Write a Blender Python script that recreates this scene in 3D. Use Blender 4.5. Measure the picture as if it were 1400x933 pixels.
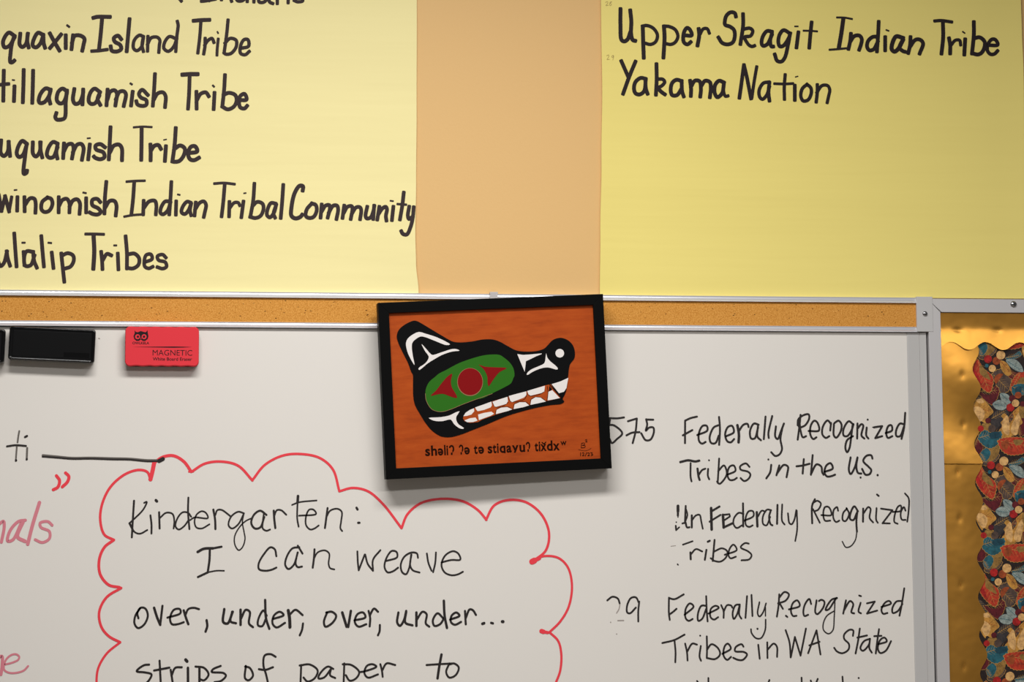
import bpy, bmesh, math, random, re
from mathutils import Matrix, Vector
random.seed(7)
for o in list(bpy.data.objects):
    bpy.data.objects.remove(o)
SC = bpy.context.scene
COL = SC.collection
R = math.radians

# ------------------------------------------------------------------ camera
FPX = 3300.0                                   # focal length for a 1400 px wide frame
PITCH, YAW, ROLL, DIST = R(6.2), R(6.8), R(-0.37), 3.80
_c, _s = math.cos(PITCH), math.sin(PITCH)
_a, _b = math.cos(YAW), math.sin(YAW)
FW = Vector((_b*_c, _a*_c, _s)); R0 = Vector((_a, -_b, 0)); U0 = Vector((-_b*_s, -_a*_s, _c))
RT = R0*math.cos(ROLL) + U0*math.sin(ROLL)
UP = U0*math.cos(ROLL) - R0*math.sin(ROLL)
CAM = Vector((0, 0, 2.00)) - FW*DIST
cd = bpy.data.cameras.new('camera'); cd.sensor_width = 36; cd.lens = FPX/1400*36
cd.clip_start = 0.05
cam = bpy.data.objects.new('camera', cd); COL.objects.link(cam)
m3 = Matrix((RT, UP, -FW)).transposed()
cam.matrix_world = Matrix.Translation(CAM) @ m3.to_4x4()
SC.camera = cam

# ------------------------------------------------------------------ light
SC.view_settings.view_transform = 'Standard'
SC.view_settings.look = 'None'
SC.view_settings.exposure = 0.0
SC.view_settings.gamma = 1.0
SC.view_settings.use_curve_mapping = False
world = bpy.data.worlds.new('world'); SC.world = world
world.use_nodes = True
bg = world.node_tree.nodes['Background']
bg.inputs[0].default_value = (1.0, 0.97, 0.94, 1); bg.inputs[1].default_value = 0.09


def ceiling_lamp(x, y, power, sx=1.2, sy=0.30, spread=180):
    l = bpy.data.lights.new('ceiling_lamp', 'AREA'); l.shape = 'RECTANGLE'
    l.size, l.size_y, l.energy = sx, sy, power
    l.color = (1.0, 0.985, 0.965); l.spread = R(spread)
    o = bpy.data.objects.new('ceiling_lamp', l); COL.objects.link(o)
    o.location = (x, y, 2.95)
    return o


ceiling_lamp(-0.28, -1.20, 37)
ceiling_lamp(0.10, -2.95, 31)
ceiling_lamp(1.50, -2.95, 34)


# ------------------------------------------------------------------ helpers
def ray(px, py):
    return FW*FPX + RT*(px-700) + UP*(466.5-py)


def wp(px, py, d):
    """the place on the plane d metres in front of the wall that pixel (px,py) looks at"""
    v = ray(px, py); t = (-d - CAM.y)/v.y
    p = CAM + v*t
    return p.x, p.z


class Flat:
    """surface parallel to the wall; dfun(x,z) gives how far it stands off the wall"""
    def __init__(s, d, dfun=None): s.d, s.f = d, dfun

    def at(s, px, py, lift):
        x, z = wp(px, py, s.d)
        d = s.f(x, z) if s.f else s.d
        return Vector((x, -(d+lift), z))


class Tilted:
    """any plane: matrix with local x right, local z up, local -y out of the face"""
    def __init__(s, M): s.M, s.o, s.n = M, M.translation.copy(), (M.to_3x3() @ Vector((0, -1, 0))).normalized()

    def at(s, px, py, lift):
        v = ray(px, py); t = (s.o - CAM).dot(s.n)/v.dot(s.n)
        return CAM + v*t + s.n*lift


def lin(c):
    c /= 255.0
    return c/12.92 if c <= 0.04045 else ((c+0.055)/1.055)**2.4


def rgb(r, g, b): return (lin(r), lin(g), lin(b), 1)


def mat(name, col, rough=0.5, metal=0.0, spec=0.5, coat=0.0):
    m = bpy.data.materials.new(name); m.use_nodes = True
    b = m.node_tree.nodes['Principled BSDF']
    b.inputs['Base Color'].default_value = rgb(*col)
    b.inputs['Roughness'].default_value = rough
    b.inputs['Metallic'].default_value = metal
    b.inputs['Specular IOR Level'].default_value = spec
    b.inputs['Coat Weight'].default_value = coat
    return m


def N(m, typ, **kw):
    n = m.node_tree.nodes.new(typ)
    for k, v in kw.items():
        if k in n.inputs: n.inputs[k].default_value = v
        else: setattr(n, k, v)
    return n


def L(m, a, ao, b, bi): m.node_tree.links.new(a.outputs[ao], b.inputs[bi])


def coords(m, scale):
    t = N(m, 'ShaderNodeTexCoord'); mp = N(m, 'ShaderNodeMapping')
    mp.inputs['Scale'].default_value = scale
    L(m, t, 'Object', mp, 'Vector'); return mp


def bump_noise(m, scale, nscale, strength, dist, detail=3):
    mp = coords(m, scale); n = N(m, 'ShaderNodeTexNoise', Scale=nscale, Detail=detail)
    L(m, mp, 0, n, 'Vector')
    b = N(m, 'ShaderNodeBump', Strength=strength, Distance=dist)
    L(m, n, 'Fac', b, 'Height')
    L(m, b, 'Normal', m.node_tree.nodes['Principled BSDF'], 'Normal')
    return n


def colour_noise(m, scale, nscale, stops, detail=4, rough=0.6):
    mp = coords(m, scale); n = N(m, 'ShaderNodeTexNoise', Scale=nscale, Detail=detail, Roughness=rough)
    L(m, mp, 0, n, 'Vector')
    r = N(m, 'ShaderNodeValToRGB')
    e = r.color_ramp.elements
    while len(e) < len(stops): e.new(0.5)
    for i, (p, c) in enumerate(stops): e[i].position = p; e[i].color = rgb(*c)
    L(m, n, 'Fac', r, 'Fac')
    L(m, r, 'Color', m.node_tree.nodes['Principled BSDF'], 'Base Color')
    return r


def tag(o, label=None, cat=None, group=None, kind=None):
    if label: o['label'] = label
    if cat: o['category'] = cat
    if group: o['group'] = group
    if kind: o['kind'] = kind
    return o


MW = {}                                          # world matrix of every empty


def thing(name, M, label, cat, group=None):
    if not isinstance(M, Matrix): M = Matrix.Translation(Vector(M))
    o = bpy.data.objects.new(name, None); o.empty_display_size = 0.02
    COL.objects.link(o); o.matrix_basis = M; MW[o] = M
    return tag(o, label, cat, group)


def meshobj(name, verts, faces, mats, parent=None, fm=None, smooth=False, label=None, local=False, bevel=0, bseg=2):
    """verts in world space (or in the parent's space when local) -> one mesh object"""
    if not isinstance(mats, (list, tuple)): mats = [mats]
    vs = [Vector(v) for v in verts]
    loc = Vector((0, 0, 0))
    if parent is not None:
        if not local:
            inv = MW[parent].inverted(); vs = [inv @ v for v in vs]
    if not local or parent is None:
        lo = Vector([min(v[i] for v in vs) for i in range(3)]); hi = Vector([max(v[i] for v in vs) for i in range(3)])
        loc = (lo+hi)/2
        vs = [v-loc for v in vs]
    me = bpy.data.meshes.new(name)
    me.from_pydata([tuple(v) for v in vs], [], faces)
    for m in mats: me.materials.append(m)
    if fm:
        for p, i in zip(me.polygons, fm): p.material_index = i
    if smooth:
        for p in me.polygons: p.use_smooth = True
    if bevel:
        bm = bmesh.new(); bm.from_mesh(me)
        bmesh.ops.recalc_face_normals(bm, faces=bm.faces)
        bmesh.ops.bevel(bm, geom=[e for e in bm.edges if e.calc_face_angle(0) > 0.5], offset=bevel, segments=bseg, profile=0.6, affect='EDGES', clamp_overlap=True)
        bm.to_mesh(me); bm.free()
    me.update()
    o = bpy.data.objects.new(name, me); COL.objects.link(o); o.location = loc
    if parent is not None:
        o.parent = parent
        MW[o] = MW[parent] @ Matrix.Translation(loc)
    else:
        MW[o] = Matrix.Translation(loc)
    if label: o['label'] = label
    return o


def box(x0, x1, d0, d1, z0, z1):
    """box between wall distances d0 (back) and d1 (front)"""
    v = [(x, -d, z) for x in (x0, x1) for d in (d0, d1) for z in (z0, z1)]
    f = [(0, 1, 3, 2), (4, 6, 7, 5), (0, 4, 5, 1), (2, 3, 7, 6), (0, 2, 6, 4), (1, 5, 7, 3)]
    return v, f


def extrude_x(profile, x0, x1):
    """profile of (d,z) points swept along the wall"""
    n = len(profile)
    v = [(x0, -d, z) for d, z in profile] + [(x1, -d, z) for d, z in profile]
    f = [(i, (i+1) % n, n+(i+1) % n, n+i) for i in range(n)] + [tuple(range(n)), tuple(range(2*n-1, n-1, -1))]
    return v, f


def extrude_z(profile, z0, z1):
    """profile of (x,d) points swept upwards"""
    n = len(profile)
    v = [(x, -d, z0) for x, d in profile] + [(x, -d, z1) for x, d in profile]
    f = [(i, (i+1) % n, n+(i+1) % n, n+i) for i in range(n)] + [tuple(range(n)), tuple(range(2*n-1, n-1, -1))]
    return v, f


def merge(*parts):
    V, F = [], []
    for v, f in parts:
        k = len(V); V += [tuple(q) for q in v]; F += [tuple(i+k for i in q) for q in f]
    return V, F


def disc(cx, cy, r, n=14):
    return [(cx+r*math.cos(2*math.pi*i/n), cy+r*math.sin(2*math.pi*i/n)) for i in range(n)]


def curve(pts, step=1.2, closed=False):
    """centripetal Catmull-Rom through the points"""
    if len(pts) < 3 and not closed: 
        return list(pts)
    P = [Vector(p) for p in pts]
    if closed: P = [P[-1]] + P + [P[0], P[1]]
    else: P = [P[0]*2-P[1]] + P + [P[-1]*2-P[-2]]
    out = []
    for i in range(1, len(P)-2):
        a, b, c, d = P[i-1:i+3]
        t0 = 0; t1 = t0+max((b-a).length, 1e-4)**.5; t2 = t1+max((c-b).length, 1e-4)**.5; t3 = t2+max((d-c).length, 1e-4)**.5
        n = max(2, int((c-b).length/step))
        for k in range(n):
            t = t1+(t2-t1)*k/n
            A1 = a*((t1-t)/(t1-t0))+b*((t-t0)/(t1-t0)); A2 = b*((t2-t)/(t2-t1))+c*((t-t1)/(t2-t1)); A3 = c*((t3-t)/(t3-t2))+d*((t-t2)/(t3-t2))
            B1 = A1*((t2-t)/(t2-t0))+A2*((t-t0)/(t2-t0)); B2 = A2*((t3-t)/(t3-t1))+A3*((t-t1)/(t3-t1))
            q = B1*((t2-t)/(t2-t1))+B2*((t-t1)/(t2-t1))
            out.append((q.x, q.y))
    if not closed: out.append(tuple(pts[-1]))
    return out


def nums(s):
    v = [float(q) for q in re.findall(r'-?\d+\.?\d*', s)]
    return list(zip(v[::2], v[1::2]))


def ribbon(pts, w, cap=1.0):
    """flat stroke with rounded ends and joins -> 2D verts, faces"""
    if len(pts) == 1:
        c = disc(pts[0][0], pts[0][1], w/2); return c, [tuple(range(len(c)))]
    c = curve(pts)
    V, F = [], []
    n = len(c)
    for i, (x, y) in enumerate(c):
        a = c[max(0, i-1)]; b = c[min(n-1, i+1)]
        t = Vector((b[0]-a[0], b[1]-a[1]))
        t = t.normalized() if t.length > 1e-6 else Vector((1, 0))
        V += [(x-t.y*w/2, y+t.x*w/2), (x+t.y*w/2, y-t.x*w/2)]
    F = [(2*i, 2*i+1, 2*i+3, 2*i+2) for i in range(n-1)]
    for (x, y), (a, b) in ((c[0], c[1]), (c[-1], c[-2])):          # rounded ends
        t = Vector((x-a, y-b)).normalized(); m_ = Vector((-t.y, t.x)); k = len(V)
        for i in range(9):                                             # squared-off rounding like a chisel tip
            g = -math.pi/2+math.pi*i/8
            al = abs(math.cos(g))**cap*w/2; ac = math.copysign(abs(math.sin(g))**cap, g)*w/2
            V.append((x+t.x*al+m_.x*ac, y+t.y*al+m_.y*ac))
        F.append(tuple(range(k, k+9)))
    return V, F


CNT = [0]


def ink(parent, name, label, m, surf, blocks, lift=0.0004, gap=9.0, boost=1.0, cap=1.0):
    """hand-drawn strokes: blocks of (x0, y0, scale, width, 'strokes') measured in enlargements of the photo;
    strokes that belong to one word (or one unbroken line) become one part"""
    S = []
    for x0, y0, s, w, data in blocks:
        for st in data.split(';'):
            if not st.strip(): continue
            ww = w
            if '@' in st: st, ww = st.split('@'); ww = float(ww)
            pts = [(x0+x/s, y0+y/s) for x, y in nums(st)]
            v2, f = ribbon(pts, ww/s*boost, cap)
            xs = [p[0] for p in v2]; ys = [p[1] for p in v2]
            S.append([v2, f, min(xs), max(xs), min(ys), max(ys)])
    n = len(S); word = list(range(n))
    for i in range(n):
        for j in range(i):
            a, b = S[i], S[j]
            if max(a[2], b[2])-min(a[3], b[3]) < gap and max(a[4], b[4])-min(a[5], b[5]) < 30:
                p, q = word[i], word[j]
                word = [q if k == p else k for k in word]
    words = sorted(set(word), key=lambda k: min(S[i][2] for i in range(n) if word[i] == k))
    says = label.split(' reading ')[1].split() if ' reading ' in label else []
    for wi, k in enumerate(words):
        V, F = [], []
        for i in range(n):
            if word[i] != k: continue
            CNT[0] += 1; o = len(V)
            lf = lift+(CNT[0] % 23)*0.000009
            V += [surf.at(x, y, lf) for x, y in S[i][0]]
            F += [tuple(q+o for q in t) for t in S[i][1]]
        lb = label
        if says and len(says) == len(words): lb = label.split(' reading ')[0]+' reading '+says[wi]
        elif says and len(words) > 1: print('WORDS', len(words), says, [(round(min(S[i][2] for i in range(n) if word[i] == q)), round(max(S[i][3] for i in range(n) if word[i] == q))) for q in words])
        o = meshobj(name, V, F, m, parent, label=lb)
    return o


def poly_faces(v2):
    """triangulate a 2D outline"""
    from mathutils.geometry import tessellate_polygon
    return [tuple(t) for t in tessellate_polygon([[Vector((x, y, 0)) for x, y in v2]])]


def patch(surf, outlines, lift):
    V, F = [], []
    for o in outlines:
        k = len(V); V += [surf.at(x, y, lift) for x, y in o]
        F += [tuple(i+k for i in t) for t in poly_faces(o)]
    return V, F


def relief(surf, outline, lift0, lift1):
    """low raised shape: top face plus a wall down to lift0"""
    n = len(outline)
    V = [surf.at(x, y, lift1) for x, y in outline] + [surf.at(x, y, lift0) for x, y in outline]
    F = poly_faces(outline) + [(i, (i+1) % n, n+(i+1) % n, n+i) for i in range(n)]
    return V, F


def grid(nu, nv, fn):
    V = [fn(i/nu, j/nv) for j in range(nv+1) for i in range(nu+1)]
    F = [(j*(nu+1)+i, j*(nu+1)+i+1, (j+1)*(nu+1)+i+1, (j+1)*(nu+1)+i) for j in range(nv) for i in range(nu)]
    return V, F


def interp(tab, t):
    if t <= tab[0][0]: return tab[0][1]
    for (a, b), (c, d) in zip(tab, tab[1:]):
        if t <= c: 
            u = (t-a)/(c-a); u = u*u*(3-2*u)
            return b+(d-b)*u
    return tab[-1][1]


# ------------------------------------------------------------------ materials
M_wall = mat('peach_wall_paint', (228, 185, 121), 0.55, spec=0.3)
bump_noise(M_wall, (1, 1, 1), 260, 0.25, 0.0006)
M_floor = mat('floor_tile', (150, 142, 132), 0.5)
bump_noise(M_floor, (1, 1, 1), 30, 0.05, 0.001)
def paper(name, c):
    m = mat(name, c, 0.6, spec=0.25)
    bump_noise(m, (1.5, 1, 20), 1.6, 0.34, 0.0035, 2.5)
    return m
M_paperL = paper('gloss_paled_chart_paper', (246, 233, 168))  # same yellow paper; veiling gloss from the lamps put into a paler base
M_paperR = paper('yellow_chart_paper', (243, 225, 131))
M_inkL = mat('brownish_black_marker', (54, 42, 42), 0.65, spec=0.2)  # slightly lighter, browner black than the ink on the right chart
M_inkR = mat('black_marker', (38, 29, 30), 0.65, spec=0.2)
M_pencil = mat('pencil', (190, 172, 108), 0.8, spec=0.1)
M_board = mat('whiteboard_enamel', (229, 224, 217), 0.28, spec=0.35)
M_dry = mat('black_dry_erase', (36, 30, 29), 0.5, spec=0.3)
M_grey = mat('thin_black_dry_erase', (104, 98, 92), 0.5, spec=0.3)
M_smear = mat('half_wiped_dry_erase', (166, 156, 150), 0.5, spec=0.3)
M_red = mat('red_dry_erase', (236, 62, 74), 0.5, spec=0.3)
M_pink = mat('worn_red_dry_erase', (214, 128, 140), 0.5, spec=0.3)
M_alu = mat('satin_aluminium', (218, 218, 223), 0.32, metal=0.45)
M_strip = mat('grey_plastic_trim', (190, 188, 186), 0.5)
M_fr = mat('painted_aluminium_frame', (198, 195, 195), 0.45, metal=0.2)
M_cap = mat('grey_end_cap', (196, 194, 193), 0.5)
M_gap = mat('dark_joint', (24, 22, 22), 0.7)
M_steel = mat('screw_steel', (170, 170, 172), 0.25, metal=1.0)
M_clip = mat('clear_plastic_clip', (214, 208, 206), 0.25)
M_clip.node_tree.nodes['Principled BSDF'].inputs['Transmission Weight'].default_value = 0.25
M_cork = mat('cork', (206, 146, 70), 0.85, spec=0.15)
colour_noise(M_cork, (1, 1, 1), 520, [(0.25, (168, 104, 40)), (0.42, (204, 138, 58)), (0.58, (222, 158, 76)), (0.8, (236, 180, 100))], 3)
M_speck = mat('cork_bark_fleck', (88, 52, 22), 0.9, spec=0.1)
M_gold = mat('gold_foil_card', (230, 166, 74), 0.34, metal=1.0)
bump_noise(M_gold, (3, 1, 3), 7, 0.22, 0.004, 2)
M_blk = mat('black_frame_lacquer', (9, 9, 9), 0.55, spec=0.06)
M_side = mat('frame_side_lacquer', (60, 58, 56), 0.3, spec=0.6)
M_leather = mat('tan_leather', (180, 80, 30), 0.55, spec=0.12)
colour_noise(M_leather, (3, 1, 14), 7, [(0.2, (152, 60, 17)), (0.5, (176, 74, 22)), (0.85, (190, 86, 28))], 5)
M_ablk = mat('black_leather_paint', (9, 9, 10), 0.6, spec=0.08)
M_awht = mat('white_leather_paint', (236, 230, 226), 0.5)
M_agrn = mat('green_leather_paint', (44, 108, 24), 0.5, spec=0.12)
M_ared = mat('red_leather_paint', (134, 8, 13), 0.5, spec=0.12)
M_atan = mat('cut_leather_edge', (150, 112, 74), 0.6)
M_abrn = mat('burnt_leather', (38, 15, 8), 0.7, spec=0.03)
M_plast = mat('glossy_black_plastic', (7, 7, 8), 0.14, spec=0.5)
M_plastface = mat('satin_black_plastic', (11, 11, 12), 0.5, spec=0.1)
M_felt = mat('black_felt', (26, 22, 23), 0.95, spec=0.05)
M_foam = mat('red_foam', (226, 58, 68), 0.7, spec=0.15)
bump_noise(M_foam, (1, 1, 1), 900, 0.1, 0.0003)
M_print = mat('black_print', (30, 14, 16), 0.6, spec=0.2)

# ------------------------------------------------------------------ depths off the wall (metres)
D_BOARD, D_STRIP, D_RAILB, D_RAILF = 0.010, 0.0108, 0.0125, 0.0165
D_FRAME, D_LEAF = 0.0168, 0.008
# world heights and positions measured once from the photograph
Z_RT = wp(627, 401.6, 0.013)[1]                    # rail: top of the upper trim
Z_R1 = wp(627, 409.2, D_RAILF)[1]
Z_R2 = wp(627, 442.6, D_RAILB)[1]
Z_RB = wp(627, 449.8, D_RAILF)[1]
X_RE = wp(1254, 430, 0.018)[0]                   # cork ends, cap begins
X_CE = wp(1275.5, 430, 0.0175)[0]                # cap ends
X_S0 = wp(1245.3, 690, D_BOARD)[0]               # board / grey strip
X_S1 = wp(1271.8, 690, D_STRIP)[0]               # strip / black joint
X_F0 = wp(1275.8, 690, D_FRAME)[0]
X_F1 = wp(1292.7, 690, D_FRAME)[0]
Z_FT = wp(1290, 408.6, D_FRAME)[1]
Z_FB = wp(1290, 427.0, D_FRAME)[1]
X_L = -1.55
Z_WB = 1.15

# ------------------------------------------------------------------ room
v, f = box(-3.2, 3.2, -0.12, 0.0, 0.0, 3.0)
tag(meshobj('wall_back', v, f, M_wall), 'peach painted classroom wall behind the charts and boards', 'wall', kind='structure')
v, f = box(-3.2, 3.2, 0.0, 4.2, -0.1, 0.0)
tag(meshobj('floor', v, f, M_floor), 'grey classroom floor', 'floor', kind='structure')

# ------------------------------------------------------------------ whiteboard
wb = thing('whiteboard', (-0.45, -D_BOARD, Z_WB), 'wide magnetic whiteboard with black and red marker notes under the cork rail', 'whiteboard')
v, f = box(X_L, X_S0-0.0001, 0.0012, D_BOARD, Z_WB, Z_RB-0.0006)
meshobj('panel', v, f, M_board, wb)
zs = min(Z_RB, wp(1262, 453.6, 0.0175)[1])-0.0002
prof = [(X_S0, 0.0012), (X_S0, D_STRIP), (X_S0+0.0012, D_STRIP+0.0004), (X_S0+0.020, D_STRIP+0.0004), (X_S0+0.0208, D_STRIP-0.0004), (X_S0+0.0216, D_STRIP+0.0004), (X_S1, D_STRIP+0.0004), (X_S1, 0.0012)]
v, f = extrude_z(prof, Z_WB, zs)
meshobj('side_trim', v, f, M_strip, wb, label='flat grey plastic side trim')
v, f = box(X_S1+0.0001, X_F0-0.0003, 0.0012, 0.004, Z_WB, zs)
meshobj('joint_strip', v, f, M_gap, wb, label='dark joint between whiteboard and bulletin board')
WBS = Flat(D_BOARD)

ink(wb, 'marker_word', 'black marker line reading 575 Federally Recognized', M_dry, WBS, boost=1.15, blocks=[
 (820, 555, 6.364, 15, '85,108 150,110 210,102;90,112 82,170;80,166 125,172 195,240 150,290 105,325 86,290;245,135 320,112;322,112 312,220 286,325;232,258 280,235 345,230;403,120 465,122;403,118 412,165 400,218 430,190 465,190 470,230 440,295 400,300 360,240;742,130 790,108 845,95;742,130 741,325;722,258 805,212;848,255 935,215 930,175 895,175 862,240 865,310 890,330 920,315;1030,170 990,190 955,280 970,325 1005,325 1035,260;1037,98 1045,200 1038,340;1100,265 1165,230 1150,175 1115,185 1090,250 1110,310 1140,318 1168,290;1197,170 1210,250 1207,318@20;1210,220 1250,165 1285,158 1294,185'),
 (1030, 555, 6.364, 15, '45,165 5,155 -30,220 -20,285 10,285 40,190;40,170 35,270 65,300;105,95 90,290;163,90 130,240 133,280;195,180 190,270 210,290 240,220 265,155;250,200 235,290 248,380 225,425 190,437 155,405;410,80 400,180 385,295;385,170 390,120 430,85 480,75 485,110 450,170 410,190;405,195 430,275 458,265;393,130 400,180@24;480,220 570,215 555,145 530,130 500,170 495,250 520,290 548,275;675,160 645,128 605,180 600,250 630,280 660,265;675,150 668,215;700,160 700,260 720,278 760,220 765,160 740,130 705,150;870,165 830,135 785,200 785,260 815,265 855,210 870,160;862,170 848,290 835,370 815,405 800,370 815,300 865,265;905,155 902,285;905,200 940,160 955,170 940,260 965,285;985,190 982,260 1000,285;994,121@15;1048,188 1085,182 1120,178;1120,178 1060,282;1060,282 1120,265;1037,187@8;1150,238 1205,215 1200,170 1175,175 1155,240 1170,280 1208,265;1305,160 1275,155 1240,220 1245,265 1275,265 1310,180;1320,62 1310,190 1288,288')])
ink(wb, 'marker_word', 'black marker line reading Tribes', M_dry, WBS, boost=1.15, gap=12, blocks=[
 (820, 555, 6.364, 14, '700,490 770,475 830,485 865,478@17;790,500 790,620 798,658;850,548 860,620 868,645@17;862,600 890,560 918,548;942,550 940,610 952,640;950,475@14;1038,460 1030,600 1025,670;1030,570 1080,520 1105,590 1075,650 1040,680 1020,660;1110,600 1180,565 1165,520 1130,530 1110,600 1130,645 1165,645 1192,628;1302,532 1270,502 1220,530 1225,555 1290,575 1310,600 1290,640 1255,655 1225,630')])
ink(wb, 'marker_word', 'black marker line reading in the U.S.', M_dry, WBS, boost=1.15, gap=7, blocks=[
 (1030, 555, 6.364, 15, '155,515 145,580 112,632;130,468@15;225,520 200,605;205,590 265,515 300,530 295,585 288,622;438,465 428,590;375,527 430,520 488,505;515,430 500,600;500,595 550,510 590,530 598,580 610,600;620,575 690,545 670,500 635,520 618,580 640,615 680,612 710,600;845,450 830,560 845,595 880,540 905,450;905,450 895,530 910,585 938,590;932,625@15;1035,460 1025,432 985,435 955,480 1000,530 1025,560 1010,595 975,600 945,550;1080,604@17')])
ink(wb, 'marker_word', 'black marker line reading Un Federally Recognized', M_dry, WBS, boost=1.15, gap=5, blocks=[
 (910, 670, 7, 14, '118,155 118,205@24;118,200 117,245@18;117,240 118,262@10;102,310@12;97,345 100,385@15;100,387 130,358@12;192,155 185,310@16;195,185 208,240 185,310@13;160,322 190,315;190,310 205,360 228,358@16;250,245 250,360@17;252,290 290,245 325,240 340,300 355,372;435,175 440,380@22;440,205 515,160@17;420,305 525,240@15;548,300 615,255;615,255 610,233;610,233 550,240;548,240 555,360@22;555,360 640,320@18;745,230 700,220 655,270 650,330 680,365 730,340;740,130 742,350@16;740,300 840,250 835,205 795,205 765,270 770,340 800,355 832,340;872,215 878,350@20;880,260 920,200 955,210;1010,195 970,190 930,260 935,330 965,340 1000,260;1005,200 990,260 1005,330 1022,340@16;1070,145 1066,325@17;1115,140 1115,300 1138,332;1170,225 1185,320 1205,330 1230,290 1250,195;1255,200 1258,380 1240,490@13'),
 (1080, 670, 7, 14, '238,90 212,150 212,320@16;215,130 260,105 295,130 270,190 235,205;220,185 285,315;300,242 395,240 370,165 335,165 318,230 335,295 385,295;460,200 450,165 420,190 415,270 440,308 472,295;545,180 510,220 505,290 530,300 565,230 540,175;650,205 615,158 580,220 575,280 605,290 640,220@16;645,205 635,300 640,400@16;640,400 625,480 580,540 535,550 500,495@10;700,180 698,305@16;700,230 750,165 770,180 762,270 795,312;828,175 825,290 840,315;832,45 848,58@15;870,180 980,195;980,195 885,320;885,320 955,322;985,212 1060,200 1060,150 1035,160 1005,230 1000,310 1030,325;1105,200 1090,165 1060,220 1070,285 1105,288;1100,35 1135,80 1135,200 1122,305')])
ink(wb, 'marker_word', 'black marker word Tribes with its T half wiped away', M_dry, WBS, boost=1.15, blocks=[
 (910, 670, 7, 14, '165,525 258,492@13;237,600 240,665@17;240,620 290,568 350,590;390,575 375,670@16;403,497 422,488@17;468,480 450,680@16;430,655 455,670;465,590 540,560 590,590 575,650 520,688 455,678;565,622 680,575 650,525 620,550 600,620 620,655 672,640;795,515 760,510 718,550 790,590 822,625 800,665 725,675;113,712 120,718@11')])
ink(wb, 'marker_word', 'black marker line reading 29 Federally Recognized', M_dry, WBS, boost=1.15, blocks=[
 (820, 790, 6.087, 13, '62,190 105,160 150,175 165,215;325,210 300,165 260,170 228,230 228,290 250,298 300,250;328,200 320,280 320,365;575,168 575,300 582,352;575,170 620,180 698,140;575,310 610,285 638,260;705,310 780,240 750,215 715,260 715,340 740,360 772,345;885,235 845,235 815,310 820,360 850,345 885,260;885,155 890,280 897,365;905,300 990,250 965,235 925,260 922,330 950,350 985,330;1010,230 1030,280 1030,335;1030,285 1060,230 1095,235 1102,250;1165,225 1130,230 1105,300 1115,345 1140,310 1165,225;1165,230 1160,310 1178,342;1225,155 1212,335;1262,145 1270,320;1380,350 1375,440 1340,505 1300,505 1262,460 1258,430@11;1312,427@15'),  # final dot is the i-dot of 'in' on the line below, grouped here
 (1030, 790, 6.087, 13, '50,205 35,300 50,325 80,290 105,215@11;100,250 100,320@9;215,140 208,240 195,325;212,170 260,120 295,140 270,190 205,215;215,210 245,260;270,318 282,328;295,265 385,235 365,190 330,210 312,280 330,320 358,318;480,220 465,178 430,220 415,290 425,320 455,310;525,190 515,290 530,305 580,250 590,200 565,185 545,195;695,170 650,185 600,270 625,265 670,200 690,170;678,190 672,330 660,440 625,468 585,440 580,390 610,320 668,280@9;770,190 747,300;755,270 805,195 830,220 815,290 838,298;892,210 875,285 895,298;880,150 895,155;945,215 1010,200;1010,200 945,300;945,300 1030,275;1065,245 1145,215 1130,195 1095,210 1065,270 1080,302 1115,295;1235,195 1190,200 1155,260 1160,295 1200,280 1240,220;1255,90 1235,220 1215,318')])
ink(wb, 'marker_smudge', 'wiped remains of the numeral two', M_smear, WBS, [
 (820, 790, 6.087, 9, '167,222 160,260 140,295;150,358 198,357;90,372@10;140,470@10')])
ink(wb, 'marker_word', 'black marker line reading Tribes in WA State', M_dry, WBS, boost=1.15, gap=8.5, blocks=[
 (820, 790, 6.087, 13, '520,545 620,520 705,475;622,530 630,620 628,705;710,550 725,620 730,690;725,620 770,550 808,558;840,570 830,660 842,692;835,484@13;890,490 892,600 890,665;892,600 930,555 985,590 1000,640 960,678 890,670;1020,635 1090,590 1065,550 1040,570 1030,650 1060,685 1092,660;1195,575 1180,555 1130,580 1125,612 1200,620 1225,640 1190,685 1150,685 1110,668'),
 (1030, 790, 6.087, 13, '40,560 52,675;115,540 117,670;118,600 170,550 195,575 197,660;268,438 300,540 310,665;312,660 345,495;345,495 392,650;392,650 437,425;455,630 525,440;525,440 558,640;465,565 550,535;828,485 830,440 800,435 755,475 755,510 795,555 790,600 740,630 695,615 672,585;885,425 870,530 850,632;865,500 945,482;970,510 920,530 890,590 910,610 960,560 970,510;968,520 965,590 985,625;1045,430 1030,530 1018,632;1005,488 1065,485;1040,555 1110,530 1090,500 1055,520 1035,590 1055,628 1100,610 1145,530')])
ink(wb, 'marker_word', 'tops of a further black marker line', M_dry, WBS, boost=1.15, blocks=[
 (930, 900, 4.375, 9, '100,138 108,150 106,170;168,120 168,190;533,132 515,175;725,118 728,190;780,135 795,180;822,125 800,180;970,112 975,190;1067,120@10')])
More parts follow.
